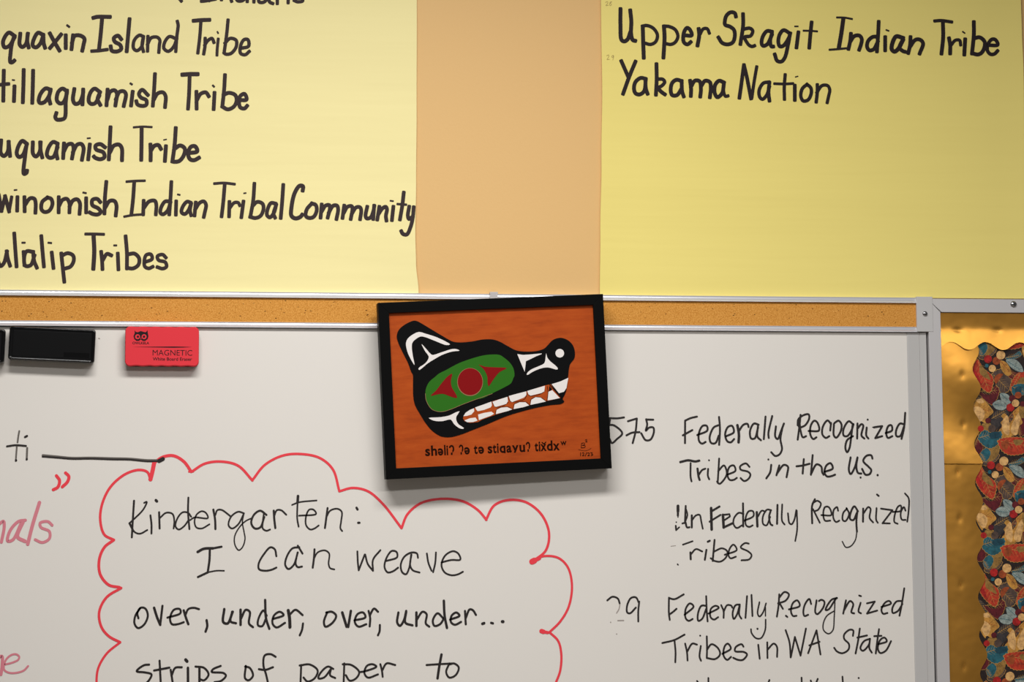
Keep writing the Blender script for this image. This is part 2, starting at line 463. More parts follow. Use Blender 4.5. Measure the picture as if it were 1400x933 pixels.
ink(wb, 'marker_word', 'black marker word Kindergarten', M_dry, WBS, boost=1.15, blocks=[
 (160, 660, 7, 14, '163,175 152,350 142,525@17;260,195 285,185 250,260 120,390;120,390 170,475 220,490 290,455;120,390 150,450@18;320,315 330,400 330,488@16;372,170 382,180@23;403,285 408,440@17;410,340 470,290 530,300 548,360 542,440;710,328 680,290 630,285 580,340 560,420 590,450 640,420 685,360;683,145 680,280 693,445@16;700,360 740,335 870,340 850,290 810,275 760,310 742,380 760,430 810,440 885,400@13;922,260 938,350 942,445@18;942,310 960,265 1000,262 1085,322;1215,295 1160,280 1090,330 1068,410 1100,440 1160,400 1215,295;1215,295 1200,380 1215,470 1225,540 1200,620 1165,648 1130,600 1125,520 1170,430 1230,370 1290,340@11'),
 (320, 660, 7, 14, '310,310 250,270 190,310 165,390 200,440 250,430 290,330@17;285,300 275,380 275,440 310,462 345,450;380,270 385,350 395,435@18;385,320 410,265 450,265 500,308;612,130 605,260 605,350 618,422;612,130 608,190@22;555,215 620,190 790,172@13;622,318 785,300 760,260 720,260 690,320 690,410 730,450 770,440 810,412;895,245 870,435@17;880,340 920,270 990,252 1030,280 1025,370 1018,440 1035,465;1172,242 1182,258@19;1188,386 1200,386@19')])
ink(wb, 'marker_word', 'black marker line reading I can weave', M_dry, WBS, boost=1.15, gap=17, blocks=[
 (160, 660, 7, 15, '772,665 830,635 920,630@22;930,628 1000,615@18;888,650 885,740 870,850@19;775,905 870,860@18;870,860 950,845 1025,845@12'),
 (320, 660, 7, 16, '405,705 390,640 350,620 290,680 235,780 240,830 300,845 360,835 405,815;655,680 610,605;625,620 560,630 505,710 490,790 520,828 570,790 610,670;608,670 590,780 610,810 650,805;770,640 765,720 753,815@17;760,740 800,670 870,650 910,680 905,780 920,820 960,832@13'),
 (460, 660, 7, 15, '200,660 205,770 213,840;213,840 270,690;275,690 300,780 350,845;350,845 350,740 420,648;480,750 580,715 575,665 530,655 480,720 460,810 490,860 540,850 590,815;780,720 770,680 720,670 650,710 615,790 630,860 665,878 695,820 715,690;718,690 705,790 730,840 795,862;865,680 880,770 910,845;925,858 945,770 952,670;1005,765 1100,742 1185,738 1165,680 1115,658 1040,700 1005,790 1035,860 1100,888 1160,880 1210,855')])
ink(wb, 'marker_word', 'black marker line reading over, under, over, under', M_dry, WBS, boost=1.15, gap=15.5, blocks=[
 (170, 810, 5.6, 14, '120,125 85,180 78,240 105,275 150,250 180,180 160,125 125,120 100,160 108,200;228,120 250,190 275,250@17;292,105 275,250@15;330,195 430,160 425,130 380,135 350,200 365,245 410,245 455,230;455,140 470,190 490,245@16;468,175 490,130 530,120 572,130;630,215 635,260 622,302@16;765,130 758,230 790,240 830,150@17;825,150 815,225 855,238@15;890,135 890,250@17;895,200 930,135 960,150 955,240 985,268@15;1090,180 1065,140 1025,210 1025,255 1055,260 1085,200;1078,60 1085,200 1110,280@16;1140,205 1220,175 1190,150 1145,180 1135,240 1165,270 1230,235;1255,140 1265,200 1268,268@21;1268,170 1310,135 1365,175;1368,240 1360,290 1343,330@14'),
 (400, 810, 4.667, 12, '220,130 200,190 210,220 255,195 278,150 250,125 215,130;317,130 345,220@15;372,120 355,222@14;395,180 465,160 450,130 415,140 397,190 420,220 470,205;485,120 495,165 492,218;492,150 520,105 545,125;557,210 555,250 545,275;675,130 668,195 685,215 710,180 725,120@13;725,125 720,195 765,212@13;790,130 790,215@14;790,180 830,125 855,140 850,200 872,220;960,165 925,135 895,180 905,215 940,205 970,160;965,55 970,150 985,228@14;1005,175 1065,150 1045,130 1015,150 1010,190 1035,208 1075,190;1100,120 1105,205;1105,165 1130,110 1150,115 1170,145;1211,202 1222,198@15;1267,196 1278,199@13;1338,188 1343,188@17')])
ink(wb, 'marker_word', 'black marker line reading strips of paper to', M_dry, WBS, boost=1.15, blocks=[
 (170, 810, 5.6, 14, '190,555 150,560 95,605 160,615 208,630 185,680 150,710;270,525 275,620 280,720;228,600 345,578;355,595 375,720;362,640 390,580 440,575;487,580 488,720@17;470,518 480,530@21;575,580 575,720@16;545,570 610,580 645,630 610,675 575,665;738,565 680,590 668,610 760,620 778,640 740,680 690,690;930,565 925,660 950,675 985,640 960,580 925,570;1158,495 1120,475 1075,485 1065,560 1085,630 1105,720;1030,590 1080,595 1138,575'),
 (400, 810, 4.667, 11, '55,465 50,600;45,468 110,462 160,500 140,550 95,570 70,545;260,490 225,475 175,520 165,550 200,545 245,490;245,490 240,530 272,548;330,455 325,600;320,460 375,465 425,510 405,550 365,565 340,530;430,510 460,505 535,475 510,460 475,470 458,515 480,545 545,525;560,460 570,500 575,540;572,500 600,455 655,465;950,398 935,480 925,550@14;855,465 930,460 1020,455;1000,455 980,510 1000,545 1040,530 1060,480 1030,455 1005,460')])
ink(wb, 'marker_word', 'small worn marker letters ti', M_grey, WBS, [
 (0, 580, 5.183, 12, '137,50 130,90 125,130;120,155 116,210 112,262;193,170 190,250@14')])
ink(wb, 'marker_word', 'dark strokes of the small letters ti and long black line', M_dry, WBS, boost=1.15, blocks=[
 (0, 580, 5.183, 12, '50,158 110,150 185,155@11;114,258@15;178,92 192,85@13;190,250@14;302,231 400,238 510,247 640,246 800,251 920,253 1040,264 1120,264@10;1128,262 1155,248@24')], lift=0.0008)
ink(wb, 'marker_line', 'grey upper side of the long marker line', M_grey, WBS, [
 (0, 580, 5.183, 16, '304,222 400,231 510,241 640,240 800,244 920,247 1040,257 1118,258')], lift=0.0006)
ink(wb, 'marker_cloud', 'red scalloped cloud outline around the kindergarten note', M_red, WBS, boost=1.12, blocks=[
 (0, 560, 3.5, 11, '720,335 705,300 665,290 600,310 530,370 490,450 480,530 500,600 545,625;720,335 730,295 738,255@18;738,255 780,228 830,222 880,250 915,298@13;905,298 925,297@9;918,298 980,260 1060,250 1140,270 1208,340@11;545,625 500,660 475,720 480,790 520,840 572,852@12'),
 (380, 600, 3.333, 10, '-117,190 -60,120 20,78 100,70 190,88 250,140 280,240;280,240 340,225 410,240 480,300 563,408;563,408 590,345 650,295 740,275 840,285 910,325 950,370;948,370 985,305 1050,280 1130,290 1200,345 1235,430 1220,510 1160,560;1158,561 1168,556@24;1168,556 1190,545@17'),
 (640, 660, 3.418, 9.5, '305,365 350,345 420,352 465,395 485,480 470,580 430,650 380,700;343,695 352,698@19;352,698 372,702@13;380,700 420,740 435,800 430,880 410,935 395,970'),
 (0, 780, 3.5, 10, '580,85 510,130 475,200 485,270 520,315 575,345@11;575,345 510,400 470,470 462,536 465,575')])
ink(wb, 'marker_quote', 'red closing quotation marks', M_red, WBS, boost=1.12, blocks=[
 (0, 580, 5.183, 20, '400,367 422,400 410,448 378,466;465,347 488,372 478,410 442,446')])
ink(wb, 'marker_word', 'faded pink marker letters at the left edge', M_pink, WBS, [
 (0, 580, 5.183, 22, '-12,715 25,690 30,730 10,838;180,682 130,692 70,760 55,830 90,822 150,705;165,690 125,800 178,832@26;280,557 230,720 197,852@25;370,718 340,692 285,702 290,732 350,762 350,812 300,840 250,820@20'),
 (0, 870, 14.81, 40, '0,420 40,410 45,600 20,780@64;110,575 250,540 370,480 390,420 330,370 230,385 130,470 80,600 90,690 170,740 300,750 480,700 570,610')])
ink(wb, 'marker_smudge', 'small grey smudges on the board surface', M_smear, WBS, [
 (0, 440, 10, 14, '1350,228 1362,232'), (910, 670, 7, 5, '50,540 95,534')])

# ------------------------------------------------------------------ cork rail above the whiteboard
zc = (Z_R1+Z_R2)/2
rail = thing('cork_display_rail', ((X_L+X_RE)/2, 0, Z_RB), 'long cork display rail in aluminium edging along the top of the whiteboard', 'display rail')


def trim_profile(zt, zb):
    h = zt-zb
    return [(0.0012, zt), (0.0125, zt), (0.0131, zt-0.0004), (0.0128, zt-h*0.25), (0.0133, zt-h*0.45), (0.0142, zt-h*0.62), (0.0156, zt-h*0.78), (0.0165, zt-h*0.88), (0.0165, zb+0.0002), (0.0160, zb), (0.0012, zb)]


v, f = extrude_x(trim_profile(Z_RT, Z_R1), X_L, X_RE)
meshobj('upper_edging', v, f, M_alu, rail)
v, f = extrude_x(trim_profile(Z_R2, Z_RB), X_L, X_RE)
meshobj('lower_edging', v, f, M_alu, rail)
v, f = box(X_L, X_RE, 0.0012, 0.0122, Z_R2-0.001, Z_R1+0.001)
ck = meshobj('cork_strip', v, f, M_cork, rail)
V, F = [], []
for i in range(150):                             # darker bark flecks in the cork
    x = random.uniform(-0.95, X_RE-0.01); z = random.uniform(Z_R2+0.002, Z_R1-0.003); a = random.uniform(0, 6.3); r = random.uniform(.0004, .0011)
    k = len(V)
    for q in range(6):
        V.append((x+r*math.cos(a+q*1.047)*(1.7 if q % 3 == 0 else 1), -0.01235, z+r*.7*math.sin(a+q*1.047)))
    F.append(tuple(range(k, k+6)))
o = meshobj('bark_flecks', V, F, M_speck, ck); o['kind'] = 'stuff'
Z_CT = wp(1262, 405.8, 0.0175)[1]; Z_CB = wp(1262, 453.6, 0.0175)[1]
v, f = box(X_RE-0.0004, X_CE, 0.0012, 0.0175, Z_CB, Z_CT)
cap = meshobj('end_cap', v, f, M_cap, rail, bevel=0.0006, label='plain grey end cap closing the rail')


def screw(parent, px, py, d, rpx, mtl=M_steel):
    x, z = wp(px, py, d); r = rpx*1.13e-3
    V, F = [], []
    rings = [(1.0, 0.0), (1.0, 0.15), (0.9, 0.38), (0.65, 0.58), (0.3, 0.68)]
    n = 18
    for rr, h in rings:
        for i in range(n):
            a = 2*math.pi*i/n; V.append((x+r*rr*math.cos(a), -(d+h*r), z+r*rr*math.sin(a)))
    for j in range(len(rings)-1):
        for i in range(n):
            F.append((j*n+i, j*n+(i+1) % n, (j+1)*n+(i+1) % n, (j+1)*n+i))
    F.append(tuple(range((len(rings)-1)*n, len(rings)*n)))
    fm = [0]*len(F)
    for ang in (0.5, 0.5+math.pi/2):
        ca, sa = math.cos(ang), math.sin(ang); k = len(V)
        for a, b in ((-.5, -.09), (.5, -.09), (.5, .09), (-.5, .09)):
            V.append((x+r*(a*ca-b*sa), -(d+0.69*r), z+r*(a*sa+b*ca)))
        F.append((k, k+1, k+2, k+3)); fm.append(1)
    o = meshobj('screw', V, F, [mtl, M_gap], parent, fm=fm)
    for p in o.data.polygons: p.use_smooth = p.material_index == 0
    return o


screw(cap, 1264.6, 429.2, 0.0174, 3.7)

# ------------------------------------------------------------------ bulletin board at the right
bb = thing('bulletin_board', (X_F0+0.45, 0, Z_FT-1.1), 'grey framed bulletin board right of the whiteboard', 'bulletin board')
BX1, BZ0 = X_F0+0.9, Z_WB
BXI = BX1-(X_F1-X_F0)
v, f = box(X_F1+0.0004, BXI-0.0004, 0.0012, D_LEAF-0.002, BZ0, Z_FB-0.0004)
meshobj('backing_panel', v, f, M_cork, bb)
w_top = Z_FT-Z_FB
wside = X_F1-X_F0
# mitred top rail and left rail
V = []
def mit(x0, z0, x1, z1, x2, z2, x3, z3):
    pts = [(x0, z0), (x1, z1), (x2, z2), (x3, z3)]
    v = [(x, -0.0012, z) for x, z in pts] + [(x, -D_FRAME, z) for x, z in pts]
    return v, [(4, 5, 6, 7), (0, 3, 2, 1), (0, 1, 5, 4), (1, 2, 6, 5), (2, 3, 7, 6), (3, 0, 4, 7)]
v, f = mit(X_F0+0.0002, Z_FT, BX1, Z_FT, BX1, Z_FB, X_F1, Z_FB)
tr = meshobj('top_frame_rail', v, f, M_fr, bb, bevel=0.0006)
v, f = mit(X_F0, BZ0, X_F0, Z_FT-0.0003, X_F1-0.0002, Z_FB-0.0003, X_F1, BZ0)
meshobj('side_frame_rail', v, f, M_fr, bb, bevel=0.0006)
v, f = mit(BXI, BZ0, BXI, Z_FB-0.0003, BX1, Z_FB-0.0003, BX1, BZ0)
meshobj('side_frame_rail', v, f, M_fr, bb, bevel=0.0006)
screw(tr, 1385.5, 416.2, D_FRAME-0.0001, 4.6)
FRS = Flat(D_FRAME)
ink(bb, 'mitre_joint', 'dark mitre joint line at the frame corner', M_gap, FRS, [(1240, 395, 8.75, 4.5, '320,196 412,280')], lift=0.0002)

# leaf printed paper covering the board
LC = {k: mat('leaf_print_'+k, c, 0.55, spec=0.25) for k, c in dict(
    red=(186, 58, 36), rust=(160, 74, 36), dark=(44, 32, 30), char=(88, 70, 62), wine=(96, 26, 34), gold=(196, 140, 62), pale=(228, 176, 112),
    teal=(42, 98, 110), ice=(150, 160, 153), olive=(150, 112, 56), vein=(186, 140, 72), slate=(62, 56, 56), crim=(176, 34, 32), deep=(30, 70, 84)).items()}
for k, c in dict(red=(186, 58, 36), rust=(160, 74, 36), char=(88, 70, 62), wine=(96, 26, 34), gold=(196, 140, 62), pale=(228, 176, 112), teal=(42, 98, 110), ice=(150, 160, 153), olive=(150, 112, 56), slate=(62, 56, 56), crim=(176, 34, 32), deep=(30, 70, 84), dark=(44, 32, 30)).items():
    f_ = lambda q: tuple(min(255, v*q) for v in c)          # mottled, painterly printing inks
    colour_noise(LC[k], (1, 1, 1), 130, [(0.28, f_(0.55)), (0.5, f_(0.95)), (0.75, f_(1.18))], 5, 0.7)
LK = list(LC)


def serrate(pts, n=2, a=0.035):
    cx = sum(p[0] for p in pts)/len(pts); cy = sum(p[1] for p in pts)/len(pts)
    return [(cx+(x-cx)*(1+a*((i % n == 0)-.5)*2), cy+(y-cy)*(1+a*((i % n == 0)-.5)*2)) for i, (x, y) in enumerate(pts)]



LEAF = [  # (colour, outline or berry, vein?)  in px of the 1320,460 enlargement, lowest layer first
 ('char', '105,160 140,85 190,55 245,105 215,150 130,185', 1), ('olive', '130,700 190,690 240,730 200,790 140,760', 1),
 ('slate', '40,380 100,420 150,480 120,520 60,470', 1), ('slate', '200,660 250,590 330,585 345,640 290,700 225,745', 1),
 ('char', '215,300 290,262 360,335 345,430 290,455 245,385', 1), ('char', '350,640 420,600 470,650 440,720 380,700', 1),
 ('olive', '150,900 210,850 270,880 250,960 190,1000', 1), ('wine', '60,890 100,815 140,870 120,930 80,940', 1),
 ('teal', '120,930 170,890 200,930 160,1000 125,980', 1),
 ('wine', '100,440 190,465 240,395 268,430 215,545 150,505', 1), ('wine', '330,260 400,290 440,270 420,340 350,330', 1),
 ('rust', '230,330 262,300 300,300 280,330 240,380', 0), ('wine', '420,700 466,640 500,720 440,800', 1),
 ('red', '95,185 140,255 215,322 216,390 190,447 130,412 80,352 52,272', 1), ('olive', '118,232 168,282 200,350 155,330 112,292', 0), ('crim', '60,255 90,290 120,380 80,340', 0),
 ('red', '440,285 500,300 500,400 440,420 360,432 372,352', 1), ('olive', '440,330 490,340 470,400 400,410', 0),
 ('teal', '372,402 440,378 500,398 490,455 440,470 380,470', 1), ('deep', '395,410 440,400 440,450 400,455', 0),
 ('teal', '318,172 380,150 432,118 446,148 372,188 330,190', 1),
 ('ice', '322,190 400,188 452,248 456,284 385,265', 1), ('gold', '278,195 330,218 362,300 334,314 290,272', 1),
 ('ice', '278,455 340,468 358,530 300,545 280,500', 1), ('ice', '216,540 272,508 330,560 300,587 240,578', 1),
 ('gold', '56,560 78,520 70,505 110,510 125,495 155,520 190,560 218,604 180,640 160,690 120,672 112,692 70,625', 1), ('pale', '64,570 100,560 150,600 140,660 118,680 80,630', 0), ('pale', '80,508 130,500 150,525 110,535', 0),
 ('gold', '272,742 300,720 282,690 304,660 286,640 310,616 335,640 350,690 385,640 375,610 405,580 430,560 442,600 436,650 450,690 420,720 410,780 370,790 350,815 285,800', 1), ('pale', '290,690 330,630 350,700 340,790 300,760', 0), ('pale', '360,760 400,640 435,600 430,690 400,790', 0),
 ('teal', '100,812 150,748 212,772 282,758 288,800 245,872 180,892', 1), ('deep', '190,775 270,765 280,800 200,815', 0),
 ('red', '262,832 330,808 480,820 520,880 480,925 350,945 285,905', 1), ('rust', '280,850 340,830 330,900 300,900', 0), ('olive', '380,830 460,830 440,860 400,870', 0),
 ('olive', '430,560 480,560 490,640 440,650', 1),
 ('crim', (178, 182, 32), 0), ('rust', (246, 196, 32), 0), ('pale', (280, 150, 36), 0), ('teal', (168, 235, 15), 0), ('pale', (212, 257, 29), 0),
 ('wine', (372, 496, 28), 0), ('crim', (356, 568, 32), 0), ('rust', (418, 470, 27), 0), ('pale', (397, 534, 30), 0), ('wine', (178, 672, 22), 0), ('crim', (120, 735, 24), 0), ('char', (210, 735, 30), 0), ('wine', (455, 540, 22), 0)]
LS = Flat(D_LEAF)
pa = wp(1345, 515, D_LEAF); pb = wp(1354, 660.5, D_LEAF)
TZ = pa[1]-pb[1]; TX = 74*1.15e-3
v, f = box(X_F1+0.0005, BXI-0.0005, D_LEAF-0.0006, D_LEAF, BZ0, Z_FB-0.0005)
lp = thing('leaf_paper', ((X_F1+BXI)/2, -D_LEAF, BZ0), 'dark autumn leaf and berry print paper covering the bulletin board', 'backing paper')
meshobj('paper_sheet', v, f, LC['dark'], lp)
V, F, FM = [], [], []
for row in range(-1, 6):
    for c in range(0, 11):
        dz = -row*TZ; dx = c*TX
        if c % 2: dz -= TZ*0.45
        for li, (cn, g, vein) in enumerate(LEAF):
            lift = 0.00015+li*0.000016
            def put(pts, ci, lf):
                P = [LS.at(1320+x/5.825, 460+y/5.825, lf) for x, y in pts]
                P = [Vector((p.x+dx, p.y, p.z+dz)) for p in P]
                if max(p.z for p in P) > Z_FB-0.001 or max(p.x for p in P) > BXI-0.001 or min(p.x for p in P) < X_F1 or min(p.z for p in P) < BZ0: return
                k = len(V); V.extend(P)
                for t in poly_faces(pts): F.append(tuple(i+k for i in t)); FM.append(ci)
            if isinstance(g, tuple):
                put(disc(*g, n=16), LK.index(cn), lift)
                continue
            pts = nums(g)
            out = curve(pts, 12, True)
            if cn in ('red', 'wine', 'char', 'teal'): out = serrate(out)
            if cn in ('red', 'gold', 'wine', 'ice', 'char', 'teal'):      # fine gold outline
                cx = sum(p[0] for p in out)/len(out); cy = sum(p[1] for p in out)/len(out)
                put([(cx+(x-cx)*1.045, cy+(y-cy)*1.045) for x, y in out], LK.index('vein' if cn != 'ice' else 'deep'), lift-0.000008)
            put(out, LK.index(cn), lift)
            if vein:
                a = Vector(pts[0]); b = max((Vector(p) for p in pts), key=lambda p: (p-a).length)
                vm = LK.index('vein' if cn not in ('gold', 'ice') else ('rust' if cn == 'gold' else 'teal'))
                ax = b-a; nn = Vector((-ax.y, ax.x)).normalized()
                def seg(p, q, w):
                    t = (q-p).normalized(); m_ = Vector((-t.y, t.x))*w
                    put([tuple(p-m_), tuple(q-m_*.4), tuple(q+m_*.4), tuple(p+m_)], vm, lift+0.000008)
                seg(a+ax*.06, a+ax*.92, 2.2)
                for u in (.15, .27, .39, .51, .63, .75):
                    for s_ in (-1, 1):
                        seg(a+ax*u, a+ax*(u+.15)+nn*s_*ax.length*(.19-.10*abs(u-.4)), 1.1)
o = meshobj('leaf_print', V, F, [LC[k] for k in LK], lp, fm=FM, label='autumn leaves and berries printed in red, gold and teal')

# gold scalloped border strips
def border(name, label, verts, faces, staples, vertical):
    V = [Vector(v) for v in verts]
    lo = Vector([min(v[i] for v in V) for i in range(3)]); hi = Vector([max(v[i] for v in V) for i in range(3)])
    root = thing(name, ((lo.x+hi.x)/2, lo.y, lo.z), label, 'border strip', 'gold border strips on the bulletin board')
    s = meshobj('foil_strip', V, faces, M_gold, root, smooth=True)
    for x, z, d in staples:
        w, h = (0.0006, 0.0075) if vertical else (0.0085, 0.0006)
        v, f = box(x-w/2, x+w/2, d-0.0005, d+0.0007, z-h/2, z+h/2)
        meshobj('staple', v, f, M_gold, root, bevel=0.0002)
    return root


def dimple(x, z, pts, vertical):
    s = 0
    for a, b in pts:
        u, w = (x-a, z-b)
        if vertical: u, w = w, u
        s += math.exp(-(u/0.0065)**2-(w/0.0032)**2)
    return s


st_top = [wp(1309+i*54.5, 451.5, 0.0105) for i in range(12)]
ZT0 = wp(1340, 473.5, 0.0105)[1]; xs0 = wp(1300, 468, 0.0105)[0]
PER = (wp(1347, 469, 0.0105)[0]-xs0)
AMP = 5.6*1.14e-3
def top_d(x, z):
    u = (Z_FB-0.0006-z)/(Z_FB-0.0006-ZT0)
    return 0.0106+0.0022*max(0, (0.5-u)/0.5)**1.3+0.0026*max(0, (u-0.4)/0.6)**1.5+0.0006*math.sin(x*37)*u-0.0009*dimple(x, z, st_top, False)
def top_fn(s, t):
    x = X_F1+0.0006+s*(BXI-0.0016-X_F1)
    zb = ZT0+AMP*math.cos(2*math.pi*(x-xs0)/PER)
    z = Z_FB-0.0006+(zb-Z_FB+0.0006)*t
    return (x, -top_d(x, z), z)
v, f = grid(380, 22, top_fn)
border('border_strip', 'gold foil scalloped strip running along the top of the leaf board', v, f, [(x, z, top_d(x, z)) for x, z in st_top if x < BXI-0.02], False)

XG = wp(1335.5, 560, 0.0095)[0]; zp0 = wp(1334, 531, 0.0095)[1]; ZPER = zp0-wp(1343, 843, 0.0095)[1]; ZPER /= 6
AMPV = 5.6*1.14e-3
st_l = [wp(a, b, 0.0095) for a, b in ((1314.8, 513), (1317, 580), (1309.6, 645), (1312, 709), (1313.8, 800), (1318, 912), (1320, 1000))]
ZSEAM = wp(1312, 634.5, 0.0095)[1]; ZLT = wp(1312, 455, 0.0095)[1]
def side_fn(z0, z1, d0, wob):
    def dd(x, z):
        u = (x-X_F1)/(XG-X_F1); w = (z1-z)/(z1-z0)
        return d0+0.0011*math.sin(u*3.1)+wob*math.sin((z-1.771)*42+u*0.8)*(0.5+0.6*u)-0.0008*dimple(x, z, st_l, True)
    def fn(s, t):
        z = z0+(z1-z0)*t
        xr = XG+AMPV*math.cos(2*math.pi*(z-zp0)/ZPER)
        x = X_F1+0.0006+s*(xr-X_F1-0.0006)
        return (x, -dd(x, z), z)
    return fn, dd
fn, dd = side_fn(ZSEAM, ZLT, 0.0110, 0.0021)
v, f = grid(18, 90, fn)
border('border_strip', 'gold foil scalloped strip left of the leaf print, upper piece with shiny ripples', v, f, [(x, z, dd(x, z)) for x, z in st_l[:2]], True)
fn, dd = side_fn(BZ0+0.02, ZSEAM+0.012, 0.0090, 0.0003)
v, f = grid(18, 190, fn)
border('border_strip', 'gold foil scalloped strip left of the leaf print, duller piece below the seam', v, f, [(x, z, dd(x, z)) for x, z in st_l[2:]], True)

# ------------------------------------------------------------------ chart papers
CH = 0.862
def chart(name, label, left, right, d0, m, lift):
    """left/right: tables z -> x of the side edges; lift(s,t) extra stand-off"""
    zb = Z_RT+0.0008
    def dfun(x, z):
        t = (z-zb)/CH; l, r = interp(left, z), interp(right, z); s = (x-l)/(r-l)
        return d0+lift(s, t)
    def fn(s, t):
        z = zb+CH*t; l, r = interp(left, z), interp(right, z); x = l+(r-l)*s
        return (x, -(d0+lift(s, t)), z)
    v, f = grid(120, 150, fn)
    root = thing(name, ((left[0][1]+right[0][1])/2, -d0, zb), label, 'chart paper')
    meshobj('paper_sheet', v, f, m, root, smooth=True)
    return root, Flat(d0, dfun)


def edge(pts, d): return sorted((wp(x, y, d)[1], wp(x, y, d)[0]) for x, y in pts)


xl = wp(-32, 200, 0.003)[0]
def liftL(s, t):
    e = max(0, (s-0.90)/0.10)
    return 0.0006+0.0007*math.sin(t*38+s*3)*0.5+0.0035*e*e*math.exp(-t*9)+0.0012*e*e+0.0006*math.sin(s*9+1)
chL, SL = chart('chart_paper', 'gloss-paled yellow chart paper on the left with five lines of black tribe names', [(0, xl), (3, xl)],
    edge([(570.5, -200), (569.8, 0), (569.5, 150), (568.8, 250), (567.6, 320), (568.6, 360), (572, 400)], 0.0035), 0.0026, M_paperL, liftL)
def liftR(s, t):
    e = max(0, (0.08-s)/0.08); q = max(0, (s-0.93)/0.07)
    return 0.0006+0.0007*math.sin(t*36+s*2)*0.5+0.0022*e*e+0.0018*q*q+0.0007*math.sin(s*8)
chR, SR = chart('chart_paper', 'yellow chart paper on the right with two lines of black tribe names', 
    edge([(820.5, -200), (821.5, 20), (823, 120), (822, 220), (820.5, 320), (819.8, 402)], 0.003),
    edge([(1392, -300), (1395, 0), (1396.5, 50), (1398.5, 90), (1400, 200), (1404, 400)], 0.003), 0.0026, M_paperR, liftR)

ink(chL, 'handwritten_word', 'lower ends of a black line of lettering', M_inkL, SL, boost=1.1, cap=0.55, blocks=[
 (180, 0, 5.6, 24, '350,-30 380,8;535,10 560,8 640,-6@24;600,-40 592,5;690,-40 688,-2;690,-30 740,-60 765,10;830,-60 800,-30 810,5 850,5 885,-40;890,-90 885,12;938,-60 936,15;1050,-50 985,-40 975,15 1010,18 1060,-30;1055,-40 1055,15 1080,28;1115,-60 1115,28;1115,-20 1160,-60 1195,-40 1198,22;1310,-50 1250,-40 1300,-15 1310,8 1270,15 1245,5')])
ink(chL, 'handwritten_word', 'black lettering reading quaxin Island Tribe', M_inkL, SL, boost=1.1, cap=0.55, gap=4.5, blocks=[
 (0, 0, 7, 35, '140,345 85,314 30,400 45,455 90,440 140,360;138,345 115,420 103,500 101,598 120,598 138,582;195,325 190,430 215,452 250,420 268,325;265,330 262,400 275,455;405,330 365,315 320,390 315,440 345,455 385,420 415,340;415,335 420,420 432,458;478,322 520,400 570,485;585,332 530,400 480,460;630,340 630,460;645,245 662,258@20;700,340 685,470;690,410 715,345 770,342 808,370 800,430 788,485;895,172 930,163 1052,163;977,185 965,320 948,475;880,490 950,485 1025,475@30;1160,375 1130,342 1090,365 1100,400 1150,430 1160,470 1120,493 1070,485 1060,445;1240,185 1230,300 1213,490'),
 (180, 0, 5.6, 24, '90,280 60,270 20,310 15,370 40,388 75,360 90,290;88,290 80,350 90,393;125,280 122,390;122,340 150,290 195,285 215,305 212,350 208,400;345,300 290,280 255,320 247,370 280,393 320,360 345,300;350,165 356,190 345,290 338,393;475,160 530,155 595,153@28;530,170 522,280 507,405;563,295 562,350 552,412;560,345 585,310 615,295 630,325;663,300 655,380 653,422@21;657,245 662,255@12;738,155 728,260 708,405;715,330 755,295 800,310 800,360 760,410 720,415 708,405;840,370 895,355 890,305 860,305 832,360 835,410 870,420 900,395')])
ink(chL, 'handwritten_word', 'black lettering reading tillaguamish Tribe', M_inkL, SL, boost=1.1, cap=0.55, blocks=[
 (0, 80, 7, 35, '38,120 35,260 33,405;-20,258 30,250 82,246@32;140,270 135,408;122,208 138,210@14;228,113 225,270 220,420;318,120 315,270 310,425;480,300 440,288 390,340 372,410 385,428 425,420 470,360 485,300;485,310 470,380 482,432;635,310 600,290 560,320 545,400 570,430 605,425 640,340 642,310;640,320 630,420 620,570 590,585 545,585 530,565 540,525;712,295 700,400 720,435 760,425 795,340 797,300;797,300 790,440;955,320 905,290 865,330 850,410 870,435 910,430 950,360;958,325 935,390 960,445;1030,300 1020,448;1030,390 1055,320 1095,305 1118,330 1105,450;1110,390 1145,320 1185,315 1205,340 1185,455;1270,320 1255,450;1250,240 1262,248@19'),
 (180, 80, 7, 34, '155,350 100,300 70,340 90,375 140,400 140,445 100,455 55,440 45,410;223,150 215,300 203,452;215,390 250,335 300,325 325,360 320,465;487,155 560,150 630,150@38;555,170 550,330 540,480;620,320 622,480;625,400 660,340 710,325 738,362;793,330 785,485;778,260 788,270@18;893,160 885,300 868,460;880,350 930,330 990,350 1005,400 980,460 920,488 868,462;1040,400 1100,395 1080,340 1040,360 1028,420 1040,470 1080,480 1105,455')])
ink(chL, 'handwritten_word', 'black lettering reading uquamish Tribe', M_inkL, SL, boost=1.1, cap=0.55, blocks=[
 (0, 155, 7, 35, '12,262 10,385 40,410 75,370 85,275;83,275 97,408;255,290 215,265 180,310 162,390 185,420 220,400 258,300;255,300 240,420 230,582 255,572 260,552;315,280 318,390 345,415 380,370 390,280;385,280 390,360 405,422;550,290 510,275 470,320 450,400 470,425 510,420 550,330;552,295 540,380 550,432;613,290 605,428;610,370 650,300 690,295 705,330 690,432;700,370 740,300 780,295 800,330 785,445;860,300 845,440;838,240 862,238@14;1005,325 960,295 915,310 920,345 990,375 1000,420 960,440 910,425 900,415;1058,135 1050,300 1042,440;1055,370 1090,310 1140,300 1165,330 1168,448'),
 (140, 155, 8.75, 44, '377,168 480,160 588,165@24;470,180 468,370 465,555;575,375 578,470 577,560;580,450 620,390 670,380 700,425;760,395 748,568;735,318 765,312@14;878,178 865,370 838,575;870,420 930,385 985,420 975,500 920,570 860,580 838,575;1040,475 1135,455 1110,395 1060,400 1025,480 1050,550 1100,560 1155,532')])
